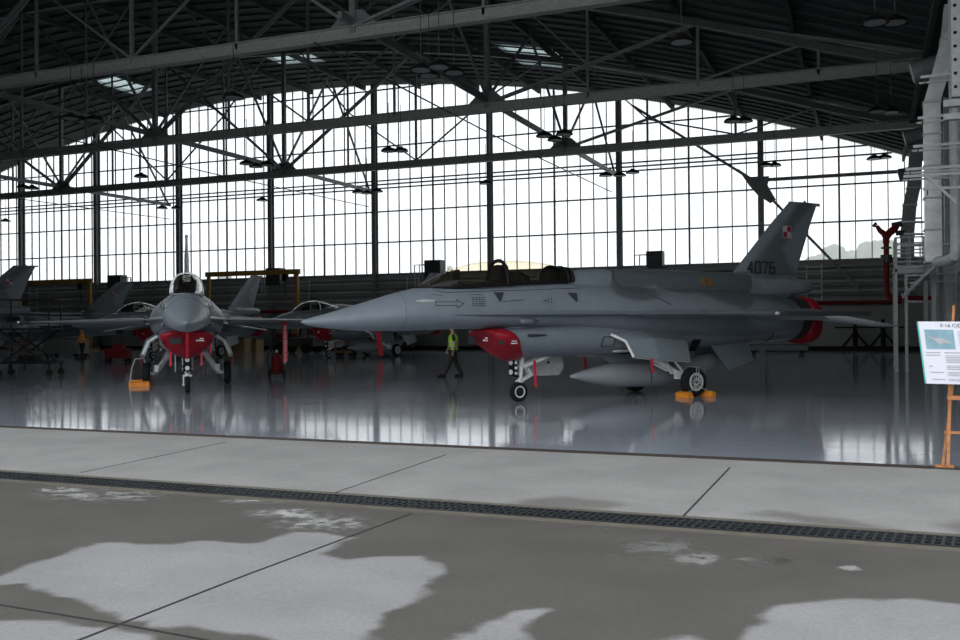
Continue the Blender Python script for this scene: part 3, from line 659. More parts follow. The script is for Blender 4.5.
# door leaves added out of view over the left opening, to darken the left interior
dl = MB()
for k in range(10):
    dl.box((-28.9-5.7*k,YS+.25+.14*(k%2),5.85),(5.7,.10,11.7))
    for q in range(5): dl.box((-26.6-5.7*k-1.15*q,YS+.33+.14*(k%2),5.85),(.08,.08,11.6))
structure(dl.build('added_door_1', WALLM))
# curtain wall: one window per bay
POST = [3.0]+[round(float(onY(u,200,YB-.45)[0]),2) for u in (762,620,490.5,375,271,179,96.5,21)]+[-80.]
rows = [8.05,10.38,12.15,12.72,15.3,17.7,19.6]
for i in range(len(POST)-1 if True else 0):
    x1, x0 = POST[i], POST[i+1]; n = 10; mb = MB(); gl = MB()
    for k in range(n+1):
        x = x0+(x1-x0)*k/n; zt = roofz(x); w = .12 if k == 5 else .06
        if k: mb.box((x,YB+.02,(WZ+zt)/2),(w,.1,zt-WZ))
    for z in rows:
        a, c = x0, x1
        ok = [x for x in np.linspace(x0,x1,41) if roofz(x) > z]
        if len(ok) > 1: mb.bar((ok[0],YB+.02,z),(ok[-1],YB+.02,z),.08,.10)
    w = structure(mb.build('window_%d' % (i+1), MULL))
    xs = [x0+(x1-x0)*k/10 for k in range(11)]
    gl.add([(x,YB+.10,WZ) for x in xs]+[(x,YB+.10,roofz(x)) for x in xs], [(k,k+1,k+12,k+11) for k in range(10)])
    gl.build('glass', WGLASS, w)
# roof, with skylight openings
SKY = []
for u, v in ((124,84),(292,58),(543,57)):
    r_ = ray(u, v); k_ = 1.
    while True:
        q_ = CAM + r_*k_
        if q_[2] > roofz(q_[0]) or k_ > 200: break
        k_ += .1
    SKY.append(q_)
holes = [(p[0],p[1]) for p in SKY]
mb = MB(); xs = [XL+(XR-XL)*i/75 for i in range(76)]; ys = [YS-.1+(YB+.4-YS)*i/43 for i in range(44)]
def hole(i, j):
    cx_, cy_ = (xs[i]+xs[i+1])/2, (ys[j]+ys[j+1])/2
    return any(abs(cx_-a) < 1.5 and abs(cy_-b) < 1.9 for a, b in holes)
N1 = len(ys)
vs = [(x,y,roofz(x)+dz) for dz in (0,.25) for x in xs for y in ys]; fs = []; sk = []
for i in range(75):
    for j in range(43):
        q = (i*N1+j,(i+1)*N1+j,(i+1)*N1+j+1,i*N1+j+1)
        if hole(i,j): sk.append(q); continue
        fs.append(q[::-1]); fs.append(tuple(k+76*N1 for k in q))
mb.add(vs, fs)
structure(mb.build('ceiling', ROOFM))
mb = MB(); mb.add(vs[:76*N1], sk); ms = mb.build('window_10', glassmat('skylight_glass', (.30,.36,.36), 1, .6, transl=.5)); structure(ms)
# corrugation ribs under the deck: countless, one object
mb = MB()
for j in range(int((YB-26)/1.2)):
    y = 26+1.2*j
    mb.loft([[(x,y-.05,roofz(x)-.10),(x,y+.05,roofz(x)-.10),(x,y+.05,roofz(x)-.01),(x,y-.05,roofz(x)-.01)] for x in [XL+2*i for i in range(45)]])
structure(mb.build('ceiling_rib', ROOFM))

# purlins, columns, trusses
def one(name, mb, m, label, cat, group=None, smooth=None):
    v = np.array(mb.v); o = (float((v[:,0].min()+v[:,0].max())/2), float((v[:,1].min()+v[:,1].max())/2), float(v[:,2].min()))
    return tag(mb.build(name, m, None, smooth, origin=o), label, cat, group)
for i in range(14):
    x = 2.0-4.67*i
    one('roof_purlin', MB().box((x,(YS+YB)/2,roofz(x)-.3),(.16,YB-YS-.4,.34)), ROOFM, 'dark roof purlin running from the door to the glazed back wall under the roof deck', 'purlin', 'roof purlins')
names = ['rightmost','second from the right','third from the right','fourth from the right','fifth from the right','sixth from the right','fourth from the left','third from the left','second from the left','leftmost']
for i, x in enumerate(POST[1:], 1):
    if i > 8: continue
    z1 = roofz(x)-.1
    mb = MB(); mb.box((x,YB-.35,z1/2),(.10,.42,z1)).box((x,YB-.55,z1/2),(.34,.04,z1)).box((x,YB-.15,z1/2),(.34,.04,z1))
    nm = ['','first','second','third','fourth','fifth','sixth','seventh','eighth'][i]
    one('steel_column', mb, STEEL, '%s tall steel column from the right against the glazed back wall' % nm, 'column', 'steel columns of the back wall')
NX = [-15.8-18.7*i for i in range(3)]
def truss(Y, label, xmin):
    t = empty('roof_truss', (-42, Y, 0), label=label, cat='roof truss', group='arched roof trusses')
    def b(name, mb, m=STEEL): mb.v = [(x+42,y-Y,z) for x,y,z in mb.v]; return mb.build(name, m, t)
    zc = 11.5; xr = XR-.3
    mb = MB(); L_ = xr-XL-1; xm = (xr+XL+1)/2
    mb.box((xm,Y,zc),(L_,.10,.40)).box((xm,Y,zc+.20),(L_,.34,.03)).box((xm,Y,zc-.20),(L_,.34,.03)); b('bottom_chord', mb, CHORD)
    def tz(x): return max(zc+.3, roofz(x)-.75)
    xs = [xr-i*2.335 for i in range(39) if xr-i*2.335 > XL]
    b('top_chord', MB().loft([[(x,Y-.15,tz(x)-.15),(x,Y+.15,tz(x)-.15),(x,Y+.15,tz(x)+.15),(x,Y-.15,tz(x)+.15)] for x in xs]), mat('top_chord_paint', (.085,.092,.09), .6))
    for x0 in [-15.8-18.7*i for i in range(-1,4)]:
        if -4 < x0 or x0 < xmin-6: 
            if x0 < 0: continue
        if x0 < 0:
            b('post', MB().bar((x0,Y,zc),(x0,Y,tz(x0)),.22))
            b('gusset_plate', MB().prism([(x0-1.0,zc+.15),(x0+1.0,zc+.15),(x0+.35,zc+.75),(x0-.35,zc+.75)], Y-.03, Y+.03))
        for s in (-1,1):
            x1 = x0+s*9.35
            if x1 > xr or x0+s*.1 > xr: continue
            zt = tz(x1)
            a = Vector((x0,Y,zc+.2)); c = Vector((x1,Y,zt))
            b('diagonal', MB().bar(a+Vector((0,-.09,0)), c+Vector((0,-.09,0)), .10).bar(a+Vector((0,.09,0)), c+Vector((0,.09,0)), .10))
            m_ = a.lerp(c, .5); b('hanger', MB().bar((x0+s*4.67,Y,tz(x0+s*4.67)),(x0+s*4.67,Y,zc),.10))
            b('sub_diagonal', MB().bar(m_, (x0+s*9.35,Y,zc+.2), .08)); b('sub_diagonal', MB().bar(m_, (x0+s*1.2,Y,tz(x0+s*1.2)), .08))
        x1 = x0-9.35
        if x1 < xr: b('hanger', MB().bar((x1,Y,tz(x1)),(x1,Y,zc),.12))
    return t
truss(27.8, 'nearest arched steel roof truss, its pale bottom chord highest in the view', -40)
truss(39.8, 'middle arched steel roof truss, its bottom chord the second of three pale beams', -55)
truss(51.7, 'farthest arched steel roof truss, its bottom chord lowest in front of the glazed wall', -65)
# longitudinal struts at the truss nodes, with cross bracing and a cable below
for i, x in enumerate(NX):
    nm = ['right-hand','middle','left-hand'][i]
    one('longitudinal_strut', MB().box((x,45.,11.85),(.16,36.2,.24)), STEEL, '%s straight steel strut running away from the camera between the roof trusses' % nm, 'strut', 'longitudinal roof struts')
    mb = MB()
    for a, c in ((27.8,39.8),(39.8,51.7),(51.7,62.9)):
        mb.bar((x,a,11.9),(x,(a+c)/2,roofz(x)-.9),.11); mb.bar((x,c,11.9),(x,(a+c)/2,roofz(x)-.9),.11)
    one('cross_brace', mb, STEEL, '%s row of V-shaped braces rising from the roof strut to the roof' % nm, 'brace', 'V-shaped roof braces')
    one('overhead_cable', MB().tube([(x-.4,26,10.75),(x-.4,45,10.6),(x-.4,63.5,10.75)],.03,6), DARKSTEEL, 'thin overhead cable below the %s roof strut' % nm, 'cable', 'overhead cables')
# braces in the plane of the curtain wall, right bay and left bays
g = empty('wall_brace', (-6.75,YB-1.15,10.8), label='steel gusset plate with sloping brace and horizontal beam on the right of the glazed wall', cat='brace')
MB().bar((-7.7,0,5.46),(0,0,0),.22,.16).build('sloping_member', STEEL, g); MB().bar((0,0,0),(6.25,0,-7.1),.28,.16).build('sloping_member', STEEL, g)
MB().bar((0,0,0),(9.5,0,0.0),.2,.2).build('horizontal_beam', STEEL, g)
MB().prism([(-1.0,.85),(-.2,.25),(.95,.22),(.85,-.35),(1.35,-1.3),(1.0,-1.5),(.2,-.9),(-.25,-.35)], -.05, .05).build('gusset_plate', STEEL, g)
one('wind_girder', MB().bar((-6.4,YB-.8,12.3),(-75,YB-.8,12.3),.12,.10), STEEL, 'horizontal steel rail running behind the trusses along the glazed wall', 'girder')

# ---------------------------------------------------------------- lamps (high-bay, hung at 9.5 m)
lp = empty('high_bay_lamp', (0,0,0))
MB().lathe([(.0,.07),(.12,.07),(.22,.04),(.30,-.01),(.34,-.07),(.34,-.10),(.29,-.09),(.08,-.02),(0,-.02)], n=20).build('reflector', BLACK, lp, 40)
MB().lathe([(.0,-.085),(.27,-.085),(.27,-.095),(0,-.095)], n=20).build('lens', LENS, lp)
MB().lathe([(0,.06),(.10,.06),(.10,.12),(0,.12)], n=12).build('ballast', BLACK, lp, 40)
MB().bar((0,0,.2),(0,0,2.0),.02).build('hanging_rod', DARKSTEEL, lp)
LAMPS = [('near the left edge',[(72,116),(83,119),(95,118)]),('below the nearest truss left of centre',[(235,95)]),('below the nearest truss at centre',[(423,67),(431,73),(441,64),(456,70)]),('high at the upper right',[(684,39)]),('in the dark upper right corner',[(878,19),(898,19)]),
 ('over the left half of the middle truss',[(248,162),(257,165),(268,163)]),('on the middle truss right of centre',[(546,134),(557,138),(566,132)]),('against the dark roof on the right',[(879,109),(893,110)]),
 ('small, at the far left edge',[(6,220),(24,186),(33,187)]),('high on the left before the glass',[(142,175)]),('above the head-on jet',[(163,207),(177,207)]),
 ('centre-left below the far truss',[(359,191),(368,192),(378,190)]),('between the middle and far beams',[(390,149),(402,149)]),('right of centre below the far truss',[(607,174),(621,174),(634,171)]),('before the glass on the upper right',[(735,119),(746,119)]),
 ('above the fin of the near jet',[(767,164),(776,164)]),('at the right end of the glazing',[(876,157),(886,156)]),('left of the fourth column, small',[(263,199)]),('small, beside the middle column',[(487,182)])]
first = True; rank = ['leftmost','second','third','fourth']
for wh, pts in LAMPS:
    for i, (u, v) in enumerate(pts):
        o = lp if first else copy_tree(lp); first = False
        p = onZ(u, v, 9.35+.32*(i%2)); o.location = p; o.rotation_euler = (0,0,0)
        lb = 'black high-bay lamp %s' % wh if len(pts) == 1 else 'black high-bay lamp, %s of %d %s' % (rank[i] if i < len(pts)-1 else 'rightmost', len(pts), wh)
        tag(o, lb, 'lamp', 'high-bay lamps')

# ---------------------------------------------------------------- back wall services
for i, z in enumerate((5.2,4.95,4.55,4.3,4.0,3.7,3.45)):
    x0, x1 = (XL+5, 2.6); nm = ['topmost','second','third','fourth','fifth','sixth','lowest'][i]
    one('service_pipe', MB().tube([(x0,YB-.45-.05*(i%3),z),(x1,YB-.45-.05*(i%3),z)], .055 if i%2 else .08, 8), PIPE if i%2 else STEEL, '%s grey pipe on the back wall below the windows' % nm, 'pipe', 'grey pipes along the back wall', 40)
one('fire_main', MB().tube([(XL+5,YB-.9,2.95),(1.8,YB-.9,2.95)], .12, 10), REDP, 'long red fire main running low along the back wall', 'pipe', None, 40)
for i in range(8):
    x = -3.2-9.33*i
    mb = MB()
    for dx in (-.45,.45): mb.bar((x+dx,YB-.7,3.0),(x+dx,YB-.7,5.4),.07)
    for k in range(6): mb.bar((x-.45,YB-.72,3.2+k*.4),(x+.45,YB-.72,3.2+k*.4),.05)
    nm = ['first','second','third','fourth','fifth','sixth','seventh','eighth'][i]
    one('pipe_rack', mb, PIPE, '%s ladder-shaped pipe rack from the right on the back wall' % nm, 'rack', 'ladder-shaped pipe racks')
def heater(u0, u1, v0, v1, ub, label):
    a = onY(u0,v1,YB-1.2); c = onY(u1,v0,YB-1.2); w = c[0]-a[0]; h = c[2]-a[2]
    t = empty('unit_heater', ((a[0]+c[0])/2, YB-1.2, a[2]), label=label, cat='heater', group='unit heaters on the back wall')
    MB().box((0,0,h/2),(w,.8,h)).build('casing', DARKSTEEL, t)
    mb = MB()
    for k in range(9): mb.box((0,-.42,h*(k+1)/10),(w*.9,.03,.03))
    mb.build('louvre', BLACK, t)
    b = onY(ub, v0, YB-1.2)[0]-(a[0]+c[0])/2; s = math.copysign(1, b)
    MB().tube([(s*w/2,0,h*.8),(b,0,h*.8),(b,0,-.6)],.05,8).tube([(b*.6+s*w*.2,0,h*.8),(b*.6+s*w*.2,0,-.6)],.04,8).bar((-w/2,0,-.05),(b,0,-.05),.06).build('pipework', LGREY, t)
heater(648,664,251,267,635,'dark square unit heater on the back wall above the spine of the near jet')
heater(427,443,260,281,415,'dark square unit heater on the back wall just left of the gold canopy')
heater(111,124,275,288,131,'dark square unit heater on the back wall left of the head-on jet')
heater(269,283,268,286,262,'dark unit heater on the back wall inside the longer yellow gantry')
# yellow gantries
def gantry(ul, ur, v, vb, label, Y=59.5, left=True):
    a = onY(ul, v+3, Y); c = onY(ur, v-1, Y); z = (a[2]+c[2])/2
    t = empty('gantry_crane', ((a[0]+c[0])/2, Y, 0), label=label, cat='gantry', group='yellow gantry cranes'); w = (c[0]-a[0])/2
    MB().box((0,0,z-.15),(2*w+.5,.25,.36)).build('beam', YEL, t)
    for s in (-1,1):
        MB().bar((s*w,0,.1),(s*w,0,z-.2),.22).build('leg', YEL, t); MB().bar((s*w,-1.,.1),(s*w,1.,.1),.2).build('foot', YEL, t)
    MB().box((w*.75,0,z-.55),(.4,.3,.5)).bar((w*.75,0,z-.8),(w*.75,0,z-2.0),.04).build('hoist', BLACK, t)
gantry(209,297,270,300,'longer yellow gantry crane standing between the head-on jet and the distant canopy')
gantry(20,90,279,310,'shorter yellow gantry crane behind the jets on the far left')

# ---------------------------------------------------------------- right-hand wall
for i, y in enumerate((19,24.5,30,35.5,41,46.5,52,57.5)):
    nm = ['nearest','second','third','fourth','fifth','sixth','seventh','farthest'][i]
    one('wall_column', MB().box((XR-.35,y,5.9),(.35,.35,11.8)), LGREY if y < 60 else STEEL, '%s pale steel column of the right-hand wall' % nm, 'column', 'columns of the right-hand wall')
# galvanised duct: bottom elbow, vertical run, sloped run upwards
Yd = 29.
def dpt(u, v, Y=Yd): return Vector(onY(u, v, Y))
def rectduct(cs, w, d, name, label, m=GALV, seams=True):
    mb = MB(); rg = []
    for p in cs: rg.append([(p.x-w/2,p.y-d/2,p.z),(p.x+w/2,p.y-d/2,p.z),(p.x+w/2,p.y+d/2,p.z),(p.x-w/2,p.y+d/2,p.z)])
    mb.loft(rg); o0 = (cs[0].x, cs[0].y, min(c.z for c in cs)); t = empty(name, o0, label=label, cat='duct'); 
    mb.v = [(x-o0[0],y-o0[1],z-o0[2]) for x,y,z in mb.v]; mb.build('duct_run', m, t)
    mb = MB()
    for a, c in zip(cs[:-1], cs[1:]):
        n = max(1, int((c-a).length/.75))
        for k in range(n):
            p = a.lerp(c, k/n); mb.box((p.x-o0[0],p.y-o0[1],p.z-o0[2]),(w+.06,d+.06,.045))
    mb.build('flange', LGREY, t)
rectduct([dpt(934,262),dpt(934,103),dpt(941,80),dpt(952,40),dpt(956,5)], .42, .42, 'ventilation_duct', 'shiny galvanised ventilation duct rising up the right-hand wall')
rectduct([dpt(908,258,46),dpt(908,236,46),dpt(911,205,46),dpt(915,188,46),dpt(918,150,46)], .55, .5, 'ventilation_duct', 'duller ventilation duct left of the shiny duct on the right', STEEL)
p = [dpt(957.5,-30,26), dpt(957.5,248,26), dpt(956,256,26), dpt(951,260,26.4), dpt(938,262,27.5)]
one('grey_riser_pipe', MB().tube(p, .14, 12), LGREY, 'thick pale riser pipe at the right edge bending into the duct foot', 'pipe', None, 40)
# conical air outlets where the trusses meet the wall
for (u,v,Y,nm) in ((925,70,30,'upper'),(914,137,41,'middle'),(906,174,52,'lower')):
    c = onY(u,v,Y)
    mb = MB().lathe([(.0,-.30),(.30,-.28),(.34,-.2),(.30,.05),(.28,.5)], (0,0,0), ax=(1,0,.25), n=20)
    mb.v = [(x+c[0],y+c[1],z+c[2]) for x,y,z in mb.v]; one('air_outlet', mb, mat('duct_grey', (.12,.125,.125), .5), '%s round air outlet horn near the right end of the roof beams' % nm, 'air outlet', 'round air outlets', 40)
    # bracket
# cantilever cable brackets
BR = [((923,77),(975,71)),((920,118),(975,112)),((915,146.5),(975,142)),((907,169.5),(975,165)),((905,176.5),(962,173)),((924,189),(962,187))]
for i, ((u0,v0),(u1,v1)) in enumerate(BR):
    a = dpt(u0,v0,24); c = dpt(u1,v1,24); nm = ['topmost','second','third','fourth','fifth','lowest'][i]
    t = empty('cable_bracket', tuple(c), label='%s horizontal perforated cable bracket reaching left from the right edge' % nm, cat='bracket', group='cable brackets on the right')
    MB().bar(a-c,(0,0,0),.05,.06).build('arm', PIPE, t); MB().bar(a-c+Vector((.1,0,0)),a-c+Vector((.1,0,-.15)),.03).build('drop_bolt', DARKSTEEL, t)
    if i < 5: MB().bar(a-c+Vector((.0,.6,0)),Vector((0,.6,0)),.04,.04).build('rear_arm', PIPE, t)
one('diagonal_stay', MB().bar(dpt(925,173,24),dpt(958,203,24),.06), PIPE, 'thin diagonal stay crossing in front of the shiny duct', 'brace')
# perforated upright at the top right corner
t = empty('perforated_upright', tuple(dpt(962,92,22)), label='perforated pale steel upright in the upper right corner', cat='upright')
MB().box((0,0,1.6),(.30,.2,3.4)).build('post', LGREY, t)
mb = MB()
for k in range(22): mb.lathe([(0,-.01),(.035,-.01),(.035,.01),(0,.01)], (-.08+.16*(k%2),-.105,.1+.14*k), ax=(0,1,0), n=8)
mb.build('slot', BLACK, t)
MB().box((-.05,0,-.22),(.5,.2,.14)).box((.0,0,-.5),(.6,.2,.12)).build('clamp', LGREY, t)
# service platform with railings and stair
Y0 = 36.6
A_ = onZ(896,371); PX0 = A_[0]; 
t = empty('access_platform', (PX0, Y0, 0), label='grey steel access platform with railings and stair at the right-hand wall', cat='platform')
dz_ = 3.55; W_ = 2.3
for x, y in ((0,0),(.33,.2),(W_,0),(0,2.6),(W_,2.6)): MB().box((x,y,(dz_+1.15 if x < .2 and y < .1 else dz_)/2),(.10,.10,dz_+1.15 if x<.2 and y<.1 else dz_)).build('post', LGREY, t)
MB().box((W_/2,1.3,dz_),(W_+.1,2.7,.10)).box((W_/2,-.02,dz_+.02),(W_+.1,.05,.26)).build('deck', LGREY, t)
mb = MB()
for k in (.3,.6,.9,1.15):
    mb.bar((0,0,dz_+k),(W_,0,dz_+k),.045); mb.bar((0,0,dz_+k),(0,2.6,dz_+k),.045); mb.bar((0,2.6,dz_+k),(W_,2.6,dz_+k),.045)
for x in (0,.45,.9,1.35,1.8,2.3): mb.bar((x,0,dz_),(x,0,dz_+1.15),.05); mb.bar((x,2.6,dz_),(x,2.6,dz_+1.15),.05)
mb.build('railing', LGREY, t)
sa = Vector((1.5,-.5,3.5)); sb = Vector((.35,-6.5,.0))
mb = MB(); 
sa, sb = dpt(944,258,33)-Vector((PX0,Y0,0)), dpt(903,297,36.0)-Vector((PX0,Y0,0))
for dy in (0,-.8):
    o_ = Vector((0,dy,0)); mb.bar(sa+o_, sb+o_,.05,.12)
st_ = mb.build('stair_stringer', LGREY, t)
for k in range(8): MB().bar(sa.lerp(sb,(k+.5)/8), sa.lerp(sb,(k+.5)/8)+Vector((0,-.8,0)), .26,.04).build('tread', PIPE, t)
MB().bar((.35,.2,2.45),(2.3,.2,2.45),.08).bar((.0,0,1.3),(0,2.6,1.3),.06).build('cross_member', LGREY, t)
for i, (u,v) in enumerate(((926,345),(935,350),(944,352),(953,355))):
    p = onY(u,v,39+1.0*i if False else 34); 
    one('support_post', MB().box((p[0],34.+.6*i,1.9),(.13,.13,3.8)), LGREY if i%2 else STEEL, '%s pale support post below the platform stair at the right' % ['first','second','third','fourth'][i], 'post', 'posts below the stair')
for i,(u0,u1,v0,v1) in enumerate(((905,958,268,264),(905,958,276,273),(910,958,283,281),(905,925,234,234),(903,925,222,222),(903,958,246,244))):
    a = dpt(u0,v0,35); c = dpt(u1,v1,35); one('cable_tray', MB().bar(a,c,.3,.05), PIPE, '%s narrow cable tray beside the access platform' % ['first','second','third','fourth','fifth','sixth'][i], 'cable tray', 'cable trays by the platform')
# red fire monitor
M0 = onY(887,298,41.)
t = empty('fire_monitor', (M0[0],41.,0), label='red water cannon on a tall red pipe beside the access platform', cat='fire monitor')
zt = onY(887,241,41.)[2]; zb = M0[2]
MB().tube([(1.6,0,zb-.05),(.25,0,zb),(.05,0,zb+.05),(0,0,zb+.25),(0,0,zt)],.105,10).build('riser_pipe', REDP, t, 40)
MB().lathe([(.2,0),(.2,.06),(0,.06),(0,0)],(0,0,zt-.3),n=12).lathe([(.22,0),(.22,.3),(.0,.3),(0,0)],(0,0,zt-.85),n=12).build('flange', DARKSTEEL, t)
MB().tube([(0,0,zt-.1),(0,0,zt+.15),(-.08,0,zt+.3),(-.22,0,zt+.42),(-.34,0,zt+.62)],[.13,.13,.12,.10,.07],10).tube([(0,0,zt+.1),(.12,0,zt+.32),(.30,0,zt+.46),(.42,0,zt+.6)],[.12,.15,.15,.10],10).build('cannon_barrel', REDP, t, 40)
MB().lathe([(.0,0),(.09,0),(.11,.12),(0,.12)],(-.36,0,zt+.62),ax=(-.6,0,.5),n=12).lathe([(.0,-.2),(.09,-.2),(.12,.2),(0,.2)],(.40,0,zt+.64),ax=(1,0,.1),n=12).tube([(.35,0,zt+.3),(.7,0,zt+.3)],.1,8).build('nozzle', MARK, t, 40)

# ---------------------------------------------------------------- easel and poster (stands at the door line)
E0 = ong(952,468)
t = empty('display_easel', (E0[0],E0[1],0), radians(-4), label='orange-brown wooden easel standing at the hangar sill on the right', cat='easel')
MB().bar((-.06,0,0),(-.03,.10,1.0),.035).bar((-.03,.10,1.0),(.02,.12,1.95),.05,.03).build('front_leg', WOOD, t)
MB().bar((.42,0,0),(.22,.12,1.95),.04).build('front_leg', WOOD, t)
MB().bar((-.12,.05,0),(.0,.2,.98),.03).build('rear_leg', WOOD, t)
MB().bar((.16,.75,0),(.16,.15,1.7),.035).build('rear_leg', WOOD, t)
MB().bar((-.06,.03,.84),(.5,.03,.84),.09,.05).build('shelf', WOOD, t); MB().bar((-.1,.06,.42),(.45,.06,.42),.03).build('cross_bar', WOOD, t)
MB().bar((-.20,-.02,.015),(.0,.0,.02),.08,.03).build('foot', WOOD, t)
# poster: flat board leaning on the easel, tilted in its plane
cs = [onY(918,322,E0[1]+.0), onY(921.5,0,1), onY(926,383,E0[1])]
TL = Vector(onY(918,321.5,E0[1]-.02)); BL = Vector(onY(925.5,383.5,E0[1]-.06)); 
wd = Vector((1,.0,-.012)).normalized(); hd = (TL-BL).normalized(); PH = (TL-BL).length; PW = .95
nrm = wd.cross(hd).normalized()
t = empty('information_poster', tuple(BL), label='white printed board with aircraft picture leaning on the easel', cat='poster')
def pq(a0, a1, b0, b1, m, name, par, dep):
    O = -nrm if nrm.y > 0 else nrm
    q = [wd*(a0*1.)+hd*b0, wd*a1+hd*b0, wd*a1+hd*b1, wd*a0+hd*b1]
    return MB().add([v+O*dep for v in q]+[v+O*(dep-.004 if dep > 0 else -.012) for v in q], [(0,1,2,3),(7,6,5,4),(0,4,5,1),(1,5,6,2),(2,6,7,3),(3,7,4,0)]).build(name, m, par)
bd = pq(0, PW, 0, PH, PAPER, 'board', t, .0)
MB().bar(Vector((-.008,-.0,0))+hd*0, Vector((-.008,0,0))+hd*PH,.016).build('green_edge', GREENEDGE, t)
s = PH/62.   # metres per pixel on the board
pic = pq(.055, .055+26*s, PH-27.5*s, PH-8*s, SKYINK, 'picture', t, .002)
O = -nrm if nrm.y > 0 else nrm
fp = [(.08,.62),(.35,.60),(.6,.52),(.75,.50),(.93,.30),(.8,.28),(.6,.30),(.55,.22),(.45,.25),(.3,.42)]
q = [wd*(.055+26*s*a)+hd*(PH-27.5*s+19.5*s*b)+O*.006 for a, b in fp]
MB().add(q+[v-O*.003 for v in q], [tuple(range(len(q))), tuple(range(2*len(q)-1,len(q)-1,-1))]).build('pictured_aircraft', PLGREY, pic)
text_mesh('F-16 C/D Block 52+', 5.0*s, 'title', INK, t, tuple(wd*(19.5*s)+hd*(PH-5.6*s)+O*.004), wd, hd, .001)
mb = MB(); 
def ln(a, b, L_, th): 
    p = wd*(a*s)+hd*(PH-b*s)+O*.004; mb.bar(p, p+wd*(L_*s), .002, th*s)
for a,b,L_ in ((3.5,31,13),(3.5,33.5,12.5),(4.5,44.5,4),(5,50.5,12),(6,57.5,12)): ln(a,b,L_,.7)
for b in (31,): ln(20,b,40,.8)
for b in (34,35.6,37.2,38.8,40.4,44,45.6,47.2,50.5,52,53.6,57,58.6): ln(20.5,b,40,.55)
for b in (10,12,14,16,18,20,22,24): ln(34,b,26,.5)
mb.build('printed_text', GREYINK, t)

# ---------------------------------------------------------------- chocks
def chock(loc, rz, label, yoff=0):
    t = empty('wheel_chock', loc, rz, label=label, cat='wheel chock', group='orange wheel chocks')
    for s in (-1,1):
        MB().loft([[(s*.26,y,0),(s*.44,y,0),(s*.44,y,.10),(s*.32,y,.13)] for y in (-.30,.14)]).build('block', ORANGE, t)
    MB().tube([(-.34,-.18,.12),(-.1,-.18,.2),(-.06,-.17,.45),(-.03,-.15,.70),(-.03,.1,.72)],.011,6).tube([(.34,-.18,.12),(.12,-.18,.2),(.05,-.17,.45),(.03,-.15,.70),(.03,.1,.72)],.011,6).build('rope', INSW, t)
def chock_at(jet, x, y, label, rz=0, mir=1):
    a = jet.rotation_euler[2]; l = jet.location
    chock((l[0]+x*cos(a)-y*sin(a), l[1]+x*sin(a)+y*cos(a), 0), a, label)
chock_at(jd, 9.45, -1.10, 'orange wheel chocks with rope around the main wheel of the near jet')
# chock of the head-on jet
a = jc.rotation_euler[2]; l = jc.location; x, y = 9.45, 1.26
t = empty('wheel_chock', (l[0]+x*cos(a)-y*sin(a), l[1]+x*sin(a)+y*cos(a), 0), a, label='orange wheel chocks with rope loop at the left-hand wheel of the head-on jet', cat='wheel chock', group='orange wheel chocks')
for s in (-1,1): MB().loft([[(s*.34,yy,0),(s*.60,yy,0),(s*.60,yy,.12),(s*.42,yy,.15)] for yy in (-.16,.42)]).build('block', ORANGE, t)
MB().tube([(-.46,.40,.1),(-.42,.34,.55),(-.40,.25,.82),(-.40,.0,.84),(-.42,-.04,.7)],.02,6).build('rope', INSW, t)

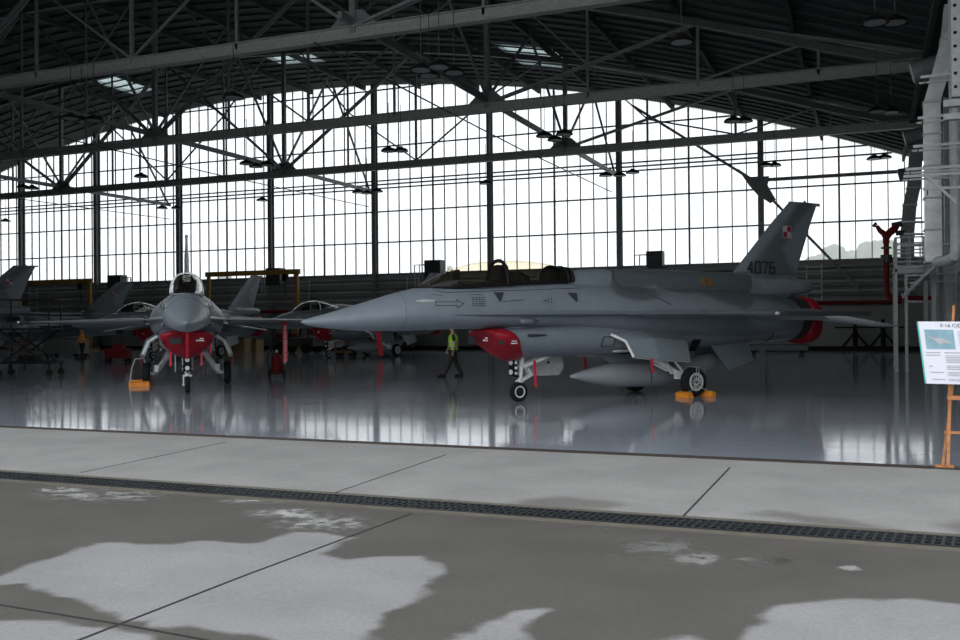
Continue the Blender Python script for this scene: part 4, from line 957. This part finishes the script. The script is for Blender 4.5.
# ---------------------------------------------------------------- people
def skinned(name, pts, edges, m, parent, root=0, sub=2):
    me = bpy.data.meshes.new(name); me.from_pydata([p[:3] for p in pts], edges, []); o = bpy.data.objects.new(name, me); COL.objects.link(o); o.parent = parent
    sk_ = o.modifiers.new('skin','SKIN'); 
    for i, p in enumerate(pts):
        r = p[3]; r = (r, r) if not isinstance(r, tuple) else r
        me.skin_vertices[0].data[i].radius = r; me.skin_vertices[0].data[i].use_root = (i == root)
    sb_ = o.modifiers.new('sub','SUBSURF'); sb_.levels = sub; sb_.render_levels = sub
    me.materials.append(m)
    for p in me.polygons: p.use_smooth = True
    sk_.use_smooth_shade = True
    return o
def person(loc, rz, label, vestm, k=1.):
    # faces local -x
    t = empty('person', loc, rz, label=label, cat='person')
    J = dict(pel=(0,0,.93,(.10,.15)), wai=(.0,0,1.08,(.10,.14)), che=(-.01,0,1.30,(.11,.17)), nek=(-.01,0,1.47,.055), hd0=(-.03,0,1.55,.07), hd1=(-.03,0,1.64,(.095,.078)), hd2=(-.02,0,1.72,.07),
      shl=(0,-.19,1.40,.055), ell=(.07,-.24,1.14,.042), wrl=(.01,-.25,.90,.028), shr=(0,.19,1.40,.055), elr=(-.06,.24,1.14,.042), wrr=(-.20,.23,.95,.028),
      hil=(-.01,-.09,.88,.085), knl=(-.10,-.10,.50,.060), anl=(-.30,-.10,.11,.042), tol=(-.45,-.10,.05,.03),
      hir=(.01,.09,.88,.085), knr=(.08,.10,.50,.060), anr=(.26,.10,.10,.042), tor=(.14,.10,.04,.03), hlr=(.28,.1,.05,.035), hll=(-.29,-.1,.05,.035), nos=(-.13,0,1.63,.018))
    nm = list(J); E_ = [('pel','wai'),('wai','che'),('che','nek'),('nek','hd0'),('hd0','hd1'),('hd1','hd2'),('che','shl'),('shl','ell'),('ell','wrl'),('che','shr'),('shr','elr'),('elr','wrr'),('pel','hil'),('hil','knl'),('knl','anl'),('anl','tol'),('pel','hir'),('hir','knr'),('knr','anr'),('anr','tor'),('anr','hlr'),('anl','hll'),('hd1','nos')]
    pts = [J[n_] for n_ in nm]; ed = [(nm.index(a), nm.index(b)) for a, b in E_]
    for side, wr in ((-1,'wrl'),(1,'wrr')):
        b = Vector(J[wr][:3]); pi_ = len(pts); palm = b+Vector((-.02,0,-.07)); pts.append((*palm,.028)); ed.append((nm.index(wr), pi_))
        for f_ in range(5):
            if f_ == 4: q = [palm+Vector((-.03,-side*.01,.01)), palm+Vector((-.05,-side*.01,-.03))]
            else:
                dx = -.025+.017*f_; Lf = (.065,.078,.072,.055)[f_]; q = [palm+Vector((dx,0,-.04)), palm+Vector((dx-.01,-side*.012,-.04-Lf*.6)), palm+Vector((dx-.012,-side*.025,-.04-Lf))]
            pr = pi_
            for v in q: pts.append((*v,.009)); ed.append((pr, len(pts)-1)); pr = len(pts)-1
    skinned('body', pts, ed, SKIN, t, 0)
    # trousers
    T = ['pel','hil','knl','anl','hir','knr','anr']; P_ = [(*J[n_][:3], (J[n_][3][0]+.02, J[n_][3][1]+.015) if isinstance(J[n_][3], tuple) else J[n_][3]+.022) for n_ in T]
    skinned('trousers', P_, [(0,1),(1,2),(2,3),(0,4),(4,5),(5,6)], CLOTH, t)
    skinned('shirt', [(0,0,1.0,(.11,.155)),(0,0,1.12,(.12,.155)),(-.01,0,1.32,(.125,.185)),(-.01,0,1.44,.07),(0,-.19,1.40,.07),(.05,-.23,1.20,.058),(0,.19,1.40,.07),(-.04,.23,1.20,.058)], [(0,1),(1,2),(2,3),(2,4),(4,5),(2,6),(6,7)], CLOTH, t)
    v = MB().loft([[(a*cos(q)*1.0,b*sin(q),z) for q in [2*pi*i/20 for i in range(20)]] for z,a,b in ((.93,.165,.205),(1.05,.16,.20),(1.2,.165,.215),(1.33,.165,.225),(1.42,.13,.17),(1.46,.09,.10))]).build('safety_vest', vestm, t, 60)
    for z in (1.02,1.16): MB().loft([[(a*cos(q),b*sin(q),zz) for q in [2*pi*i/20 for i in range(20)]] for zz,a,b in ((z-.025,.172,.215),(z+.025,.172,.217))], cap=False).build('reflective_band', INSW, v, 60)
    for x,y in ((-.38,-.10),(.20,.10)):
        MB().loft([ring(xx,.05,zt_,.04,.0,2.4,3,16,y0=y) for xx,zt_ in ((x-.17,.06),(x-.08,.10),(x,.13),(x+.09,.19),(x+.13,.17))]).build('boot', RUB, t, 50)
    MB().loft([ring(-.02+.0,.09*q,1.73+.03*w,1.68,1.62,2,2,16) if False else [( -.01+.10*q*cos(a_),.088*q*sin(a_),z) for a_ in [2*pi*i/16 for i in range(16)]] for q,z,w in ((.95,1.66,0),(1.02,1.70,0),(.9,1.755,0),(.5,1.785,0),(.05,1.79,0))]).build('hair', CLOTH, t, 60)
    for s in (-1,1): MB().lathe([(0,-.004),(.010,-.004),(.010,.004),(0,.004)], (-.118,s*.032,1.655), ax=(1,0,0), n=8).build('eye', BLACK, t)
    return t
P0 = onZ(453,377); person((P0[0],P0[1],0), YAW, 'person in a lime hi-vis vest and dark trousers walking left across the hangar floor', HIVIS)
P1 = onZ(82,359.5); o = person((P1[0],P1[1],0), YAW+radians(80), 'person in an orange vest standing under the wing of the head-on jet at the left', HIVISO)

# ---------------------------------------------------------------- floor equipment
# rolling maintenance stand at the left
Q = onZ(26,376); t = empty('maintenance_stand', (Q[0],Q[1],0), YAW, label='dark wheeled maintenance stand with railings at the left edge', cat='maintenance stand')
w = 1.15
MB().box((0,.3,1.75),(2.0,1.1,.08)).build('deck', BLACK, t)
for s in (-1,1):
    for y in (-.2,.8): MB().bar((s*.95,y,1.75),(s*.95,y,2.85),.04).build('rail_post', BLACK, t)
MB().bar((-.95,-.2,2.85),(.95,-.2,2.85),.04).bar((-.95,.8,2.85),(.95,.8,2.85),.04).bar((-.95,-.2,2.3),(.95,-.2,2.3),.03).bar((-.95,-.2,2.85),(-.95,.8,2.85),.04).bar((.95,-.2,2.85),(.95,.8,2.85),.04).build('handrail', BLACK, t)
for s in (-1,1):
    MB().bar((s*.9,-.2,1.72),(-s*.75,-.2,.55),.06).bar((s*.9,.8,1.72),(-s*.75,.8,.55),.06).build('scissor_arm', BLACK, t)
MB().bar((-1.0,-.2,.5),(1.0,-.2,.5),.08).bar((-1.,.8,.5),(1.,.8,.5),.08).bar((-1.,-.2,.5),(-1.,.8,.5),.08).bar((1.,-.2,.5),(1.,.8,.5),.08).box((0,.3,.62),(.6,.5,.3)).build('base_frame', BLACK, t)
mb = MB()
for k in range(6): mb.bar((-.25,-.35-.05*k,1.6-.22*k),(.25,-.35-.05*k,1.6-.22*k),.12,.03)
mb.bar((-.28,-.3,1.75),(-.28,-.75,.25),.05).bar((.28,-.3,1.75),(.28,-.75,.25),.05); mb.build('ladder', BLACK, t)
for x in (-.95,.95):
    for y in (-.2,.8):
        c_ = MB().bar((x,y,.5),(x,y,.2),.05).build('caster_fork', BLACK, t); MB().lathe([(0,-.04),(.13,-.04),(.13,.04),(0,.04)],(x,y,.13),ax=(0,1,0),n=16).build('caster_wheel', RUB, t)
# wheeled fire extinguisher
Q = onZ(276.5,378); t = empty('fire_extinguisher', (Q[0],Q[1],0), YAW, label='red wheeled fire extinguisher with hose right of the head-on jet', cat='fire extinguisher')
MB().lathe([(0,.18),(.16,.2),(.19,.28),(.19,.68),(.15,.78),(.05,.82),(.05,.88),(0,.88)],n=20).build('cylinder', REDP, t, 40)
for s in (-1,1): MB().lathe([(.08,-.03),(.15,-.03),(.15,.03),(.08,.03)],(s*.25,.05,.15),ax=(1,0,0),n=20).build('wheel', RUB, t)
MB().tube([(-.2,.05,.15),(-.18,.15,.6),(-.12,.2,1.05),(.12,.2,1.05),(.18,.15,.6),(.2,.05,.15)],.018,6).bar((-.25,.05,.15),(.25,.05,.15),.03).build('handle_frame', BLACK, t)
MB().tube([(.0,0,.88),(-.15,-.05,1.0),(-.30,-.05,.8),(-.32,-.05,.5),(-.2,-.1,.28)],.02,6).build('hose', RUB, t)
MB().lathe([(0,0),(.05,0),(.05,.03),(0,.03)],(.0,-.03,.92),ax=(0,1,0),n=10).build('pressure_gauge', WHITE, t)
# red tool trolley
Q = onZ(118,362); t = empty('tool_trolley', (Q[0],Q[1],0), YAW, label='red tool trolley on the floor left of the head-on jet', cat='trolley')
MB().box((0,0,.45),(1.2,.6,.5)).box((0,.1,.8),(.5,.5,.25)).build('cabinet', REDP, t); MB().bar((.6,0,.7),(.85,0,.85),.04).build('handle', BLACK, t)
for k in range(2): MB().box((-.1,-.31,.34+.2*k),(.9,.02,.15)).build('drawer', REDP, t)
for x in (-.5,.5):
    for y in (-.22,.22): MB().lathe([(0,-.03),(.1,-.03),(.1,.03),(0,.03)],(x,y,.1),ax=(0,1,0),n=12).build('wheel', RUB, t)
# tripod jacks by the back wall
def jack(u, v, label):
    Q = onZ(u, v); t = empty('tripod_jack', (Q[0],Q[1],0), label=label, cat='aircraft jack', group='tripod jacks by the back wall')
    MB().lathe([(0,.3),(.14,.3),(.14,1.5),(.10,1.5),(.10,1.9),(0,1.9)],n=14).build('ram', BLACK, t, 40)
    for k in range(3): MB().bar((0,0,1.15),(1.0*cos(k*2.09+.5),1.0*sin(k*2.09+.5),.06),.10).build('leg', BLACK, t)
    MB().bar((-1.15,0,1.42),(1.15,0,1.42),.06,.10).build('cross_arm', BLACK, t)
    MB().bar((-1.,-.3,.12),(1.,-.3,.12),.08,.10).bar((0,.9,.12),(0,-.3,.12),.08).build('base_ring', BLACK, t)
jack(855,351,'left-hand black tripod jack by the back wall beyond the near jet tail'); jack(883,351,'right-hand black tripod jack by the back wall next to the platform posts')
# trolleys, crates and a tractor against the back wall
def cart(u, v, W, D, Hh, m, label, name='equipment_cart', cat='cart', wheels=True):
    Q = onZ(u, v); t = empty(name, (Q[0],Q[1],0), YAW*.3, label=label, cat=cat)
    zb_ = .22 if wheels else 0
    MB().box((0,0,zb_+Hh/2),(W,D,Hh)).build('body', m, t); MB().box((0,0,zb_+Hh+.03),(W*1.04,D*1.04,.06)).build('lid', MARK, t)
    mb = MB()
    for k in range(int(W/.5)): mb.box((-W/2+.25+.5*k,-D/2-.02,zb_+Hh/2),(.06,.04,Hh*.95))
    mb.build('rib', m, t)
    if wheels:
        for x in (-W*.4,W*.4):
            for y in (-D*.4,D*.4): MB().lathe([(0,-.05),(.16,-.05),(.16,.05),(0,.05)],(x,y,.16),ax=(0,1,0),n=12).build('wheel', RUB, t)
    return t
cart(238,353,1.5,1.,1.0,TAN,'tan ribbed equipment crate at the back right of the head-on jet','equipment_crate','crate',False)
cart(252,352.5,1.2,1.,.9,TAN,'brown equipment crate just right of the tan ribbed crate','equipment_crate','crate',False)
cart(777,354,3.2,1.,.28,BOXG,'low dark flat trolley under the tail of the near jet')
cart(66,357,2.6,1.,.9,BOXG,'dark equipment cart under the distant jet at the left')
cart(398,350.8,2.2,.9,1.4,DARKSTEEL,'dark tall equipment cart under the nose of the near jet')
cart(346,356.5,1.0,.6,.10,AMBER,'low orange-brown trolley beneath the distant jet at centre-left')
Q = onZ(299,353); t = empty('tow_tractor', (Q[0],Q[1],0), 0, label='dark tow tractor with a red bonnet parked by the back wall', cat='tractor')
MB().box((0,0,.75),(3.0,1.4,.6)).build('chassis', DARKSTEEL, t); MB().box((-1.0,0,1.15),(.9,1.3,.3)).build('bonnet', REDP, t)
MB().bar((-.4,-.6,1.0),(-.2,-.6,1.95),.08).bar((1.1,-.6,1.0),(1.0,-.6,1.95),.08).bar((-.4,.6,1.0),(-.2,.6,1.95),.08).bar((1.1,.6,1.0),(1.,.6,1.95),.08).box((.4,0,1.98),(1.5,1.4,.08)).build('cab', BLACK, t)
for x in (-1.0,1.0):
    for y in (-.7,.7): MB().lathe([(0,-.12),(.36,-.12),(.36,.12),(0,.12)],(x,y,.36),ax=(0,1,0),n=18).build('wheel', RUB, t)

# ---------------------------------------------------------------- outside beyond the glass
structure(MB().box((-60,260,-.6),(700,392,.2)).build('ground_beyond', mat('far_grass', (.10,.12,.06), .9)))
def tree(x, y, h, label):
    t = empty('broadleaf_tree', (x,y,-.5), label=label, cat='tree', group='trees beyond the glazed wall')
    MB().tube([(0,0,0),(.1,0,h*.3),(0,.1,h*.7)],[.3,.25,.1],8).build('trunk', TAN, t)
    mb = MB(); rnd = random.Random(int(x*7))
    for k in range(26):
        a, r_, z = rnd.random()*6.28, h*.20*sqrt(rnd.random()), h*(.35+.6*rnd.random()); r_ *= 1.1-.8*abs(z/h-.55); q = h*(.10+.07*rnd.random())
        mb.lathe([(0,-q),(q*.7,-q*.7),(q,0),(q*.7,q*.7),(0,q)], (r_*cos(a),r_*sin(a),z), n=7)
    mb.build('crown', FOIL, t, 30)
for i, (u, h) in enumerate(((815,9),(846,10.5),(877,10),(908,9),(222,9),(60,9))):
    yy = 106+9*(i%2); p = onY(u, 300, yy)
    tree(p[0], yy, h, ['first','second','third','fourth','fifth','sixth'][i]+' pale tree beyond the glass right of the near fin, counted from the left' if i < 4 else ('pale broadleaf tree beyond the glass above the longer yellow gantry' if i == 4 else 'pale broadleaf tree beyond the glass at the far left'))

# ---------------------------------------------------------------- sky and exposure
w = bpy.data.worlds.new('world'); SC.world = w; w.use_nodes = True; N = w.node_tree.nodes; L = w.node_tree.links
bg = N['Background']; tc = N.new('ShaderNodeTexCoord'); sx = N.new('ShaderNodeSeparateXYZ'); L.new(tc.outputs['Generated'], sx.inputs[0])
cr = N.new('ShaderNodeValToRGB'); cr.color_ramp.elements[0].position = 0; cr.color_ramp.elements[0].color = (.95,.97,1,1); cr.color_ramp.elements[1].position = .8; cr.color_ramp.elements[1].color = (.90,.95,1,1)
L.new(sx.outputs[2], cr.inputs[0]); L.new(cr.outputs[0], bg.inputs[0]); bg.inputs[1].default_value = 1.0
vs_ = SC.view_settings; vs_.view_transform = 'Standard'; vs_.look = 'None'; vs_.gamma = 1; vs_.exposure = .8; vs_.use_curve_mapping = False
